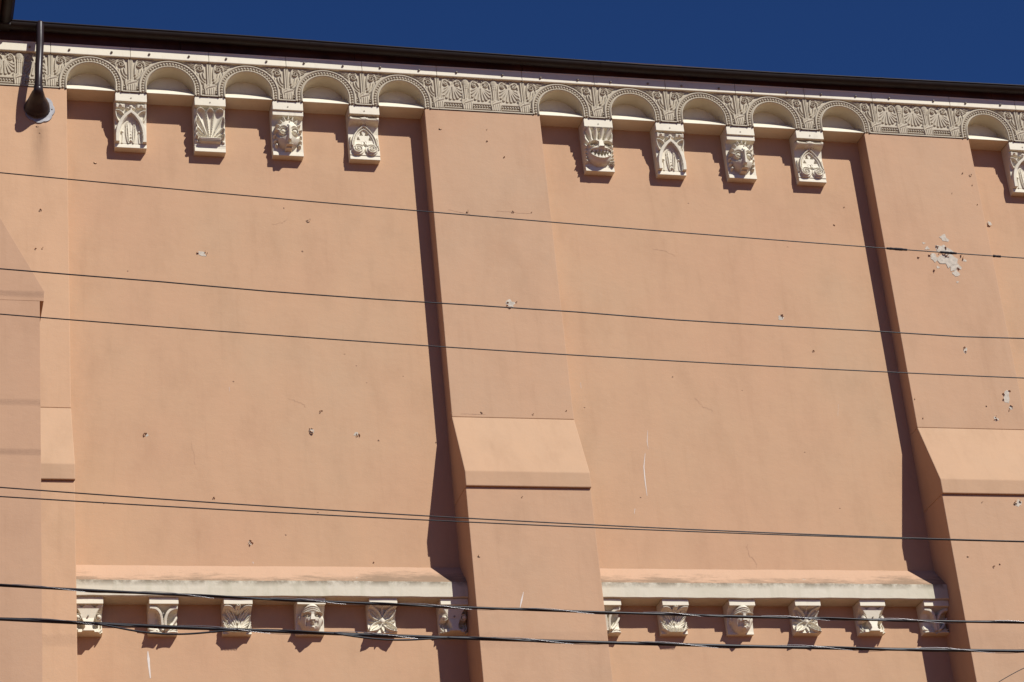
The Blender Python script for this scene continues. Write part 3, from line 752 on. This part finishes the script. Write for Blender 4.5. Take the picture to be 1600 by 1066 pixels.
def upper(x, kind, label):
    t = empty('corbel', (x, 0, ZS), label, 'corbel', GU)
    link('top_block', BLK, M_CREAM, t)
    c = link('carving', kit(kind), M_CARVE, t, (0, 0, -0.502)); link('plinth', PLI, M_CREAM, t)
    link('bolt', HOLE, M_BOLT, t, (0.0, -0.191, -0.062))
    if kind == 'spiky':
        for sg in (-1, 1):
            e = link('eyeball', EYE, M_CARVE, c, (sg*0.056, -0.158, 0.170)); e.scale = (0.027, 0.034, 0.024)
        link('bolt', HOLE, M_BOLT, c, (0.0, -0.226, 0.250))
    return t
def lower(x, kind, label):
    t = empty('corbel', (x, 0, ZLB), label, 'corbel', GL)
    link('top_block', LBLK, M_CREAM, t)
    c = link('carving', kit(kind), M_CARVE, t, (0, 0, -0.062-BH))
    if kind == 'ox':
        for sg in (-1, 1):
            e = link('eyeball', EYE, M_CARVE, c, (sg*0.090, -0.128, 0.128)); e.scale = (0.021, 0.026, 0.020)
        link('bolt', HOLE, M_BOLT, c, (0.0, -0.148, 0.135))
    if kind == 'crossed': link('bolt', HOLE, M_BOLT, c, (-0.004, -0.146, 0.158))
    return t
xk = lambda bay, k: bay*PER + A + 0.1487 + k*S
upper(xk(0, 0), 'gothic', 'cream corbel carved with pointed arch and leaves, first beside the curved drainpipe')
upper(xk(0, 1), 'shell', 'cream corbel carved as a fanned palmette shell on a bar')
upper(xk(0, 2), 'spiky', 'cream spiky haired long nosed face corbel next to the fanned shell corbel')
upper(xk(0, 3), 'scroll', 'cream double spiral corbel in the same bay as the fanned shell corbel')
upper(xk(1, 0), 'grin', 'cream corbel carved as a grinning mask with bared pointed teeth')
upper(xk(1, 1), 'gothic', 'cream pointed arch and leaf corbel next to the grinning toothed mask')
upper(xk(1, 2), 'spiky', 'cream spiky haired face corbel in the bay of the grinning mask')
upper(xk(1, 3), 'scroll', 'cream double spiral corbel in the bay of the grinning mask')
upper(xk(2, 0), 'gothic', 'cream pointed arch corbel cut off by the picture edge beyond the peeled pilaster')
kx = lambda bay, k: bay*PER + 0.1255 + k*(L1-0.251)/5
b1 = [('ox', 'small ox head corbel tight against the apricot pilaster under the ledge'),
      ('crossed', 'small corbel of two crossing curved bands with the loose cable drooping before it'),
      ('acanthus', 'small acanthus leaf corbel between the crossed band corbel and the frowning face'),
      ('face', 'small frowning human face corbel in the bay with the drooping cable loop'),
      ('flower', 'small four petal flower corbel next to the frowning face, nearer the ox head end'),
      ('ox', 'small half shaded ox head corbel tucked beside the middle pilaster')]
b2 = [('crossed', 'small crossed band corbel half hidden behind the middle pilaster edge'),
      ('acanthus', 'small acanthus corbel beside the half hidden crossed band corbel'),
      ('face', 'small human face corbel with the upper cable crossing its eyes'),
      ('flower', 'small four petal flower corbel with the upper cable crossing its boss'),
      ('ox', 'small sunlit ox head corbel under the ledge with heavy brown streaks'),
      ('crossed', 'small mostly shaded crossed band corbel beside the peeled pilaster')]
for bay, lst in ((0, b1), (1, b2)):
    for k, (kd, lb) in enumerate(lst): lower(kx(bay, k), kd, lb)

# ------------------------------------------------------------------ string ledges
def ledge(x0, x1, label):
    t = empty('string_ledge', ((x0+x1)/2, 0, ZLB), label, 'ledge', 'weathered ledges over the small corbels')
    hw = (x1-x0)/2-0.001; f = ZLF-ZLB; tp = ZLT-ZLB
    n = 60; V = []; F = []
    prof = [(0.0, 0.0), (-LD+0.03, 0.0), (-LD+0.014, -0.004), (-LD, 0.004), (-LD, f-0.003), (-LD+0.004, f)]
    for i in range(n+1):
        x = -hw+2*hw*i/n; w = 0.004*(math.sin(x*3.1)+0.6*math.sin(x*11.3+1)+0.5*math.sin(x*27))
        for k, (y, z) in enumerate(prof):
            e = w*0.5 if k in (2, 3) else (w*0.4 if k in (4, 5) else 0)
            V.append((x, y, z+e))
    m = len(prof)
    for i in range(n):
        for k in range(m-1): F.append((i*m+k, (i+1)*m+k, (i+1)*m+k+1, i*m+k+1))
    link('fascia', mesh_from('fascia', V, F, False), M_FASC, t)
    V = []; F = []
    for i in range(n+1):
        x = -hw+2*hw*i/n
        w = 0.004*(math.sin(x*3.1)+0.6*math.sin(x*11.3+1)+0.5*math.sin(x*27))
        V += [(x, -LD+0.004, f+w*0.4), (x, -LD*0.5, (f+tp)/2+w), (x, 0.0, tp+w*0.3)]
    for i in range(n):
        for k in range(2): F.append((i*3+k, (i+1)*3+k, (i+1)*3+k+1, i*3+k+1))
    link('weathered_slope', mesh_from('weathered_slope', V, F, False), M_LSLOPE, t)
ledge(L0, L1, 'cream ledge with sloped salmon top in the bay with the drooping cable loop')
ledge(L2, L3, 'cream ledge with heavy brown dirt streaks in the bay under the grinning mask')

# ------------------------------------------------------------------ eaves: board, gutter, roof
def sag(x): return float(np.interp(x, [-0.6, 0.0, 1.7, 3.3, 5.8, 7.2, 9.9, 12], [-0.009, -0.016, -0.024, -0.046, -0.073, -0.070, -0.040, -0.02]))
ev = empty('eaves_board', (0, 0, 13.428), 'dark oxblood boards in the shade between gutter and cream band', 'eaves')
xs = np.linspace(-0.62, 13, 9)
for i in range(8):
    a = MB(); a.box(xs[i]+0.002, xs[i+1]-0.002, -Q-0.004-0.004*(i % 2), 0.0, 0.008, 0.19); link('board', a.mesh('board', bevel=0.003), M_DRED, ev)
gt = empty('roof_gutter', (0, -0.297, 13.545), 'dark brown half round gutter along the top of the wall against the sky', 'gutter')
GR, GYC, GZC = 0.060, -0.297, 13.538
def trough(pathpts, inward, GR=0.060):
    pts = np.asarray(pathpts, float); V = []; F = []; prof = []
    for k in range(13):
        a = math.pi*k/12; prof.append((GR*math.cos(a), -GR*math.sin(a)))
    prof = [(GR+0.006, 0.004), (GR+0.008, -0.004)] + [(GR, -0.006)] + prof[1:]
    prof += [(-GR, 0.004), (-GR+0.006, 0.004)] + [((GR-0.006)*math.cos(math.pi*(1-k/12)), -(GR-0.006)*math.sin(math.pi*(1-k/12))) for k in range(1, 13)]
    m = len(prof)
    for p in pts:
        for o, z in prof: V.append((p[0]+inward[0]*o, p[1]+inward[1]*o, p[2]+z))
    n = len(pts)
    F = [(i*m+k, (i+1)*m+k, (i+1)*m+(k+1) % m, i*m+(k+1) % m) for i in range(n-1) for k in range(m)]
    me = mesh_from('trough', V, F, True); bm = bmesh.new(); bm.from_mesh(me); bmesh.ops.recalc_face_normals(bm, faces=bm.faces); bm.to_mesh(me); bm.free()
    return me
XC = -0.575
link('trough', trough([(x, 0, GZC+0.045-13.545+sag(x)) for x in np.linspace(XC-0.05, 13, 50)], (0, -1)), M_GUT, gt)
for x in (2.35, 5.3, 8.3):                                   # joint collars
    link('joint_collar', trough([(x+d, 0, GZC+0.045-13.545+sag(x)) for d in (-0.03, 0.03)], (0, -1), 0.0625), M_GUT, gt)
for x in np.arange(0.5, 11, 0.9):
    a = MB(); a.box(x-0.012, x+0.012, -0.02, 0.085, GZC+0.05-13.545+sag(x), GZC+0.056-13.545+sag(x)); link('bracket', a.mesh('bracket'), M_GUT, gt)
wg = empty('wing_gutter', (XC, -0.30, 13.56), 'dark brown gutter stub of the side wing turning out at the eaves corner', 'gutter')
link('trough', trough([(0, y, 0.03) for y in np.linspace(0.02, -3.2, 14)], (1, 0)), M_GUT, wg)
a = MB(); a.box(-0.075, 0.05, -0.06, 0.06, -0.045, 0.034); link('corner_box', a.mesh('corner_box', bevel=0.015), M_GUT, wg)
a = MB(); a.box(-1.2, -0.062, -3.2, 0.25, -0.03, 0.02); link('soffit_board', a.mesh('soffit_board'), M_DRED, wg)
rf = MB(); rf.prism_x([(-0.20, 13.47), (5.5, 15.3), (5.5, 15.4), (-0.20, 13.49)][::-1], -0.5, 16.5)
tag(link('tiled_roof', rf.mesh('tiled_roof'), M_TILE), 'shallow clay roof behind the gutter, hidden from the street', 'roof')

# ------------------------------------------------------------------ drainpipe
dp = empty('drainpipe', (-0.265, -PU, 12.70), 'short brown curved drainpipe with flared boot and scalloped zinc flange entering the wall', 'drainpipe')
ctl = [tuple(at(x, y, Y)) for x, y, Y in ((62.5, 36, -0.335), (62.5, 48, -0.350), (62.5, 62, -0.372), (62, 80, -0.408), (61, 100, -0.435), (60.3, 120, -0.445), (59.8, 137, -0.440))]
ctl = np.array(ctl)-np.array([-0.265, -PU, 12.70])
def smooth_path(c, n=40):
    c = np.asarray(c); t = np.arange(len(c)); T = np.linspace(0, len(c)-1, n)
    out = []
    for s_ in T:
        i = min(int(s_), len(c)-2); f = s_-i
        p0, p1, p2, p3 = c[max(i-1, 0)], c[i], c[i+1], c[min(i+2, len(c)-1)]
        out.append(0.5*((2*p1)+(-p0+p2)*f+(2*p0-5*p1+4*p2-p3)*f*f+(-p0+3*p1-3*p2+p3)*f**3))
    return np.array(out)
a = MB(); a.tube(smooth_path(ctl), 0.036, 18); link('pipe', a.mesh('pipe', smooth=True), M_PIPE, dp)
e = ctl[-1]
a = MB(); a.tube([e+np.array((0, -0.004, 0.012)), e+np.array((0, 0, -0.012))], 0.043, 18); link('coupling_ring', a.mesh('coupling_ring'), M_PIPE, dp)
bt = smooth_path([e, e+np.array((0, 0.010, -0.035)), e*np.array((1, 0.55, 0.42)), np.array((-0.012, -0.045, 0.018)), np.array((-0.012, -0.004, 0.008))], 30)
rad = np.interp(np.linspace(0, 1, 30), [0, 0.25, 0.5, 0.75, 1.0], [0.038, 0.048, 0.076, 0.112, 0.124])
a = MB(); a.tube(bt, rad, 24); link('flared_boot', a.mesh('flared_boot', smooth=True), M_PIPE, dp)
V = [(0, -0.010, 0)]; n = 96
for k in range(n):
    t = 2*math.pi*k/n; r = 0.140+0.014*abs(math.cos(4*t+0.3))**0.6*1.0
    V.append((r*0.93*math.cos(t), -0.010, r*math.sin(t)))
for k in range(n): V.append((V[1+k][0]*1.02, 0.0, V[1+k][2]*1.02))
F = [(0, 1+(k+1) % n, 1+k) for k in range(n)]+[(1+k, 1+(k+1) % n, 1+n+(k+1) % n, 1+n+k) for k in range(n)]
fl = link('scalloped_flange', mesh_from('scalloped_flange', V, F), M_ZINC, dp, (0.008, -0.001, 0.0))
for t in (0.0, 2.1, 4.2):
    add_bolt(fl, 0.118*math.cos(t), -0.012, 0.122*math.sin(t), 0.55)

# ------------------------------------------------------------------ side wing buttress
YB = -2.5
bw = empty('wing_buttress', (-0.6, YB, ZG), 'rose plaster buttress with steep sloped head standing in front of the apricot pilaster', 'buttress')
a = MB(); a.prism_y([(-0.245, 0), (0.145, 0), (0.145, 9.44-ZG), (-0.245, 9.44-ZG)], 0.0, 0.8); link('shaft', a.mesh('shaft', bevel=0.002), M_WING, bw)
a = MB(); a.prism_y([(-0.245, 9.441-ZG), (0.176, 9.441-ZG), (0.180, 9.531-ZG), (-0.165, 10.19-ZG), (-0.245, 10.19-ZG)], 0.0, 0.8); link('sloped_cap', a.mesh('sloped_cap', bevel=0.002), M_WING, bw)

# ------------------------------------------------------------------ flaws in the plaster
def blob(mb, c, rx, rz, Y, th, n=11, jit=0.35, rot=0.0):
    V = []; ph = [random.uniform(1-jit, 1+jit*0.6) for _ in range(n)]
    for lay in (0, 1):
        for k in range(n):
            t = 2*math.pi*k/n; r = ph[k]*(1.0 if lay == 0 else 0.94)
            x, z = rx*r*math.cos(t), rz*r*math.sin(t)
            V.append((c[0]+x*math.cos(rot)-z*math.sin(rot), Y-(0 if lay == 0 else th), c[1]+x*math.sin(rot)+z*math.cos(rot)))
    F = [tuple(range(n, 2*n))]+[(k, (k+1) % n, n+(k+1) % n, n+k) for k in range(n)]
    mb.add(V, F)
def flake(mb, c, w, h, Y, out):
    """a curled paint edge standing off the wall"""
    a = random.uniform(0, 6.28); n = 5; V = []
    for i in range(n):
        f = i/(n-1); x = c[0]+w*(f-0.5)*math.cos(a); z = c[1]+w*(f-0.5)*math.sin(a); b_ = h*math.sin(math.pi*(0.15+0.7*f))*random.uniform(0.7, 1.2)
        V += [(x, Y, z), (x-math.sin(a)*b_, Y-out*random.uniform(0.6, 1.2), z+math.cos(a)*b_)]
    mb.add(V, [(2*i, 2*i+1, 2*i+3, 2*i+2) for i in range(n-1)])
def ribbon(mb, pts, w, Y, th=0.0015):
    P = np.array(pts); T = np.gradient(P, axis=0); T /= np.linalg.norm(T, axis=1)[:, None]+1e-9; N = np.stack([-T[:, 1], T[:, 0]], 1)
    V = []; m = len(P)
    for i in range(m):
        ww = w*0.5*random.uniform(0.4, 1.2)*(0.3 if i in (0, m-1) else 1)
        V += [(P[i][0]+N[i][0]*ww, Y-th, P[i][1]+N[i][1]*ww), (P[i][0]-N[i][0]*ww, Y-th, P[i][1]-N[i][1]*ww)]
    mb.add(V, [(2*i, 2*i+1, 2*i+3, 2*i+2) for i in range(m-1)])
PX = 1/158.0
owners = {'w': (wall, 0.0), 'p0': (PIL0, -PU), 'p1': (PIL1, -PU), 'p1l': (PIL1, -PL), 'p2': (PIL2, -PU), 'p2l': (PIL2, -PL), 'p0l': (PIL0, -PL)}
def world(own, x, y):
    Y = owners[own][1]; p = at(x, y, Y); return (p[0], p[2]), Y
def put(own, name, mb, m, kind=None):
    par = owners[own][0]; me = mb.mesh(name)
    for v in me.vertices: v.co -= Vector(par.location)
    return tag(link(name, me, m, par), kind=kind)
patches = [('w', 316, 397, 7, 4), ('p1', 798, 475, 7, 7), ('w', 1220, 498, 5, 5), ('w', 487, 674, 4, 4), ('w', 556, 679, 5, 3), ('w', 391, 849, 3, 3),
           ('p2', 1573, 622, 7, 12), ('p2', 1579, 637, 4, 4), ('p2', 1508, 548, 3, 6), ('w', 1545, 350, 4, 5), ('p2l', 1591, 787, 6, 6), ('p2', 1556, 655, 5, 4), ('w', 229, 680, 3, 3)]
for own, x, y, rx, ry in patches:
    c, Y = world(own, x, y); a = MB(); blob(a, c, rx*PX, ry*PX, Y, 0.0015, 12, 0.45, random.uniform(-.4, .4)); put(own, 'bare_patch', a, M_BARE)
    a = MB()
    for k in range(3): flake(a, (c[0]+random.uniform(-1, 1)*rx*PX, c[1]+random.uniform(-1, 1)*ry*PX), random.uniform(.02, .035), random.uniform(.008, .016), Y, 0.014)
    put(own, 'curled_paint', a, M_PIL, 'stuff')
big = [(1478, 391, 15, 10), (1483, 407, 19, 13), (1492, 416, 12, 9), (1459, 403, 9, 7), (1494, 428, 7, 8), (1449, 388, 5, 4), (1475, 372, 7, 8), (1466, 418, 3, 3), (1507, 407, 3, 3), (1496, 441, 2, 2), (1443, 380, 3, 2)]
for x, y, rx, ry in big:
    c, Y = world('p2', x, y); a = MB(); blob(a, c, rx*PX, ry*PX, Y, 0.0012+0.0002*rx, 13, 0.5, random.uniform(-.5, .5)); put('p2', 'bare_patch', a, M_BARE)
a = MB()
for _ in range(13):
    c, Y = world('p2', 1480+random.gauss(0, 20), 402+random.gauss(0, 17)); flake(a, c, random.uniform(.02, .05), random.uniform(.008, .02), Y, 0.018)
put('p2', 'curled_paint', a, M_PIL, 'stuff')
chips = {'w': [(480, 346, 9), (500, 645, 7), (333, 780, 5), (1270, 550, 5), (148, 255, 6), (391, 845, 4), (228, 680, 4), (487, 670, 4), (1303, 352, 4), (583, 880, 3), (1318, 325, 3)],
         'p0': [(58, 198, 6), (62, 208, 4), (62, 330, 6), (55, 390, 4), (66, 389, 4)],
         'p1': [(687, 202, 6), (760, 203, 3), (760, 222, 4), (787, 247, 4), (730, 332, 7), (800, 333, 6), (830, 333, 3), (806, 473, 4), (705, 646, 3), (752, 645, 5), (832, 648, 4), (884, 643, 3)],
         'p1l': [(815, 778, 4), (748, 870, 6)],
         'p2': [(1515, 275, 7), (1503, 272, 4), (1519, 290, 4), (1487, 303, 3), (1527, 320, 3), (1429, 624, 4), (1442, 654, 4), (1541, 635, 3)],
         'p2l': [(1512, 870, 5), (1552, 887, 6), (1562, 882, 3), (1585, 788, 6), (1534, 785, 3)]}
for own, lst in chips.items():
    a = MB(); f = MB()
    for x, y, r in lst:
        c, Y = world(own, x, y); blob(a, c, r*PX*0.36, r*PX*0.24, Y, 0.001, 8, 0.5, random.uniform(-1.2, 1.2))
        flake(f, (c[0]+r*PX*0.2, c[1]+r*PX*0.2), r*PX*0.75, r*PX*0.3, Y, 0.010)
    put(own, 'paint_chips', a, M_CHIP, 'stuff'); put(own, 'curled_paint', f, M_WALL, 'stuff')
rr = random.Random(3); a = MB(); f = MB()
for _ in range(20):                                           # scattered pin-prick losses
    x, y = rr.uniform(130, 640), rr.uniform(300, 870)
    if rr.random() < 0.5: x = rr.uniform(900, 1330)
    c, Y = world('w', x, y); blob(a, c, rr.uniform(.004, .011), rr.uniform(.003, .009), Y, 0.001, 7, 0.5)
put('w', 'paint_chips', a, M_CHIP, 'stuff')
a = MB()
for own, pts, w in (('w', [(1012, 673), (1011, 690), (1013, 702)], .007), ('w', [(1008, 708), (1006, 730), (1008, 752), (1011, 775)], .009), ('w', [(992, 795), (991, 803)], .012),
                    ('w', [(1310, 632), (1309, 650)], .008), ('w', [(907, 598), (908, 607)], .010), ('w', [(358, 605), (359, 612)], .012),
                    ('w', [(231, 1018), (232, 1030), (233, 1042), (235, 1060)], .024), ('w', [(395, 878), (396, 881)], .02)):
    ribbon(a, [world(own, x, y)[0] for x, y in pts], w, owners[own][1])
put('w', 'white_drips', a, M_WHITE, 'stuff')
a = MB(); ribbon(a, [world('p1l', x, y)[0] for x, y in [(818, 925), (815, 938), (812, 952)]], .014, -PL); put('p1l', 'white_drips', a, M_WHITE, 'stuff')
def wander(p, q, n=14, amp=4):
    P = np.linspace(p, q, n); o = np.cumsum(np.random.RandomState(int(p[0])).randn(n, 2)*amp*0.35, 0); o -= np.linspace(o[0], o[-1], n); return P+o
a = MB()
for p, q in (((450, 622), (478, 637)), ((300, 690), (310, 735)), ((1085, 622), (1112, 645)), ((1168, 850), (1182, 888)), ((1020, 388), (1055, 402)), ((425, 350), (450, 340))):
    ribbon(a, [world('w', x, y)[0] for x, y in wander(p, q)], 0.0026, 0.0)
put('w', 'hairline_cracks', a, M_CRACK, 'stuff')
a = MB()
for p, q in (((700, 328), (735, 335)), ((775, 330), (830, 334)), ((720, 647), (760, 648))):
    ribbon(a, [world('p1', x, y)[0] for x, y in wander(p, q, 18, 0.7)], 0.003, -PU)
put('p1', 'hairline_cracks', a, M_CRACK, 'stuff')

# ------------------------------------------------------------------ overhead cables, strung along the street
def strung(pts, Y, n=70):
    P = np.array([at(x, y, Y) for x, y in pts]); t = P[:, 0]
    co = np.polyfit(t, P[:, 2], 2)
    X = np.linspace(t[0]-2.0, t[-1]+2.0, n)
    return np.stack([X, np.full(n, Y), np.polyval(co, X)], 1)
def wire(name, pts, Y, r, label, jitter=0.0, cat='cable'):
    P = strung(pts, Y)
    if jitter: P[:, 2] += np.interp(np.arange(len(P)), np.arange(0, len(P)+4, 4), np.random.RandomState(int(pts[0][1])).randn(len(P)//4+2)[:len(np.arange(0, len(P)+4, 4))]*jitter)
    a = MB(); a.tube(P, r, 7); o = link(name, a.mesh(name, smooth=True), M_CABLE)
    tag(o, label, cat, 'overhead cables along the street'); return o, P
GT = 'overhead cables along the street'
t1 = empty('overhead_wire', tuple(at(0, 270, -9.0)), 'uppermost thin wire with dark taped splices crossing the peeled pilaster', 'cable', GT)
P = strung([(0, 270), (640, 328), (800, 343), (1380, 387), (1600, 404)], -9.0)
a = MB(); a.tube(P-np.array(t1.location), 0.0031, 7); link('strand', a.mesh('strand', smooth=True), M_CABLE, t1)
for x0, x1 in ((1385, 1419), (1468, 1495), (1549, 1563)):
    X0, X1 = at(x0, 385, -9)[0], at(x1, 400, -9)[0]; xs_ = np.linspace(X0, X1, 12)
    Q_ = np.stack([xs_, np.interp(xs_, P[:, 0], P[:, 1]), np.interp(xs_, P[:, 0], P[:, 2])], 1)-np.array(t1.location)
    a = MB(); a.tube(Q_, [0.006+0.0025*random.random() for _ in xs_], 8); link('taped_splice', a.mesh('taped_splice'), M_CABLE, t1)
wire('overhead_wire', [(0, 420), (400, 453), (700, 477), (1040, 497), (1600, 529)], -8.8, 0.0036, 'slightly kinked thin wire below the uppermost spliced wire', 0.0040)
wire('overhead_wire', [(0, 491), (350, 518), (700, 543), (1260, 575), (1600, 591)], -8.6, 0.0033, 'smooth thin wire running just beneath the kinked thin wire')
wire('overhead_wire', [(0, 762), (400, 789), (740, 811), (1000, 824), (1320, 837), (1600, 846)], -9.2, 0.0032, 'upper strand of the close pair of thin wires above the ledges')
wire('overhead_wire', [(0, 776), (400, 799), (740, 817), (1000, 827), (1320, 839), (1600, 847)], -9.0, 0.0032, 'lower strand of the close pair of thin wires above the ledges')
wire('service_wire', [(1545, 1076), (1570, 1060), (1600, 1044)], -6.5, 0.0026, 'thin slanting service wire cutting the lowest corner of the pilaster', 0, 'cable')
def bundle(pts, Y, label, r1, r2, pitch, seed):
    P = strung(pts, Y, 420); o = np.array(P[0]); t = empty('cable_bundle', tuple(o), label, 'cable', GT); Q_ = P-o
    L = np.r_[0, np.cumsum(np.linalg.norm(np.diff(Q_, axis=0), axis=1))]
    a = MB(); a.tube(Q_[::6], r1, 9); link('main_cable', a.mesh('main_cable', smooth=True), M_CABLE, t)
    ph = 2*math.pi*L/pitch + seed+0.8*np.sin(L*1.3)
    H = Q_+np.stack([0*L, (r1+r2*0.6)*np.cos(ph), (r1*0.55+r2*0.2)*np.sin(ph)], 1)
    a = MB(); a.tube(H, r2, 7); link('twisted_cable', a.mesh('twisted_cable', smooth=True), M_CABLE, t)
    ph2 = 2*math.pi*L/(pitch*0.75)+seed*2
    H = Q_+np.stack([0*L, (r1+r2+0.001)*np.cos(ph2), (r1+r2*0.8)*np.sin(ph2)], 1)
    a = MB(); a.tube(H, 0.0013, 5); link('lashing_wire', a.mesh('lashing_wire', smooth=True), M_LASH, t)
    return t, P
bundle([(0, 915), (420, 936), (770, 951), (1250, 966), (1600, 973)], -8.2, 'upper thick lashed cable bundle crossing the cream ledges', 0.0070, 0.0040, 0.9, 0.5)
tb, P = bundle([(0, 967), (160, 975), (470, 989), (770, 999), (1250, 1011), (1600, 1018)], -8.0, 'lowest thick cable bundle with a slack strand drooping from it', 0.0092, 0.0048, 1.1, 2.0)
for (xa, xb, yd) in ((148, 372, 12.0), (520, 700, 7.0)):
    X0, X1 = at(xa, 975, -8.0)[0], at(xb, 985, -8.0)[0]; xs_ = np.linspace(X0, X1, 30); f = np.linspace(0, 1, 30)
    Z_ = np.interp(xs_, P[:, 0], P[:, 2])-0.004-np.sin(np.pi*f**0.95)**1.25*yd/295
    a = MB(); a.tube(np.stack([xs_, np.full(30, -8.012), Z_], 1)-np.array(tb.location), 0.0052, 7); link('slack_strand', a.mesh('slack_strand', smooth=True), M_CABLE, tb)

# three more street cables pass overhead, above the picture; the photograph shows their soft shadows on the buttress
for zb, r_, which in ((9.50, 0.0040, 'highest'), (8.545, 0.0034, 'middle'), (8.122, 0.0040, 'lowest')):
    c = Vector((-0.6, YB, zb)) + Vector((0.6029, -1.0, 1.0488))*3.1
    dirn = Vector((1, 0, 0)) + Vector((0.6029, -1.0, 1.0488))*0.5
    a = MB(); a.tube([tuple(c+dirn*u) for u in np.linspace(-1.25, 14, 12)], r_, 7)
    tag(link('overhead_wire', a.mesh('overhead_wire', smooth=True), M_CABLE), 'overhead street cable casting the ' + which + ' of three soft shadow bands on the rose buttress', 'cable', 'cables shading the buttress')
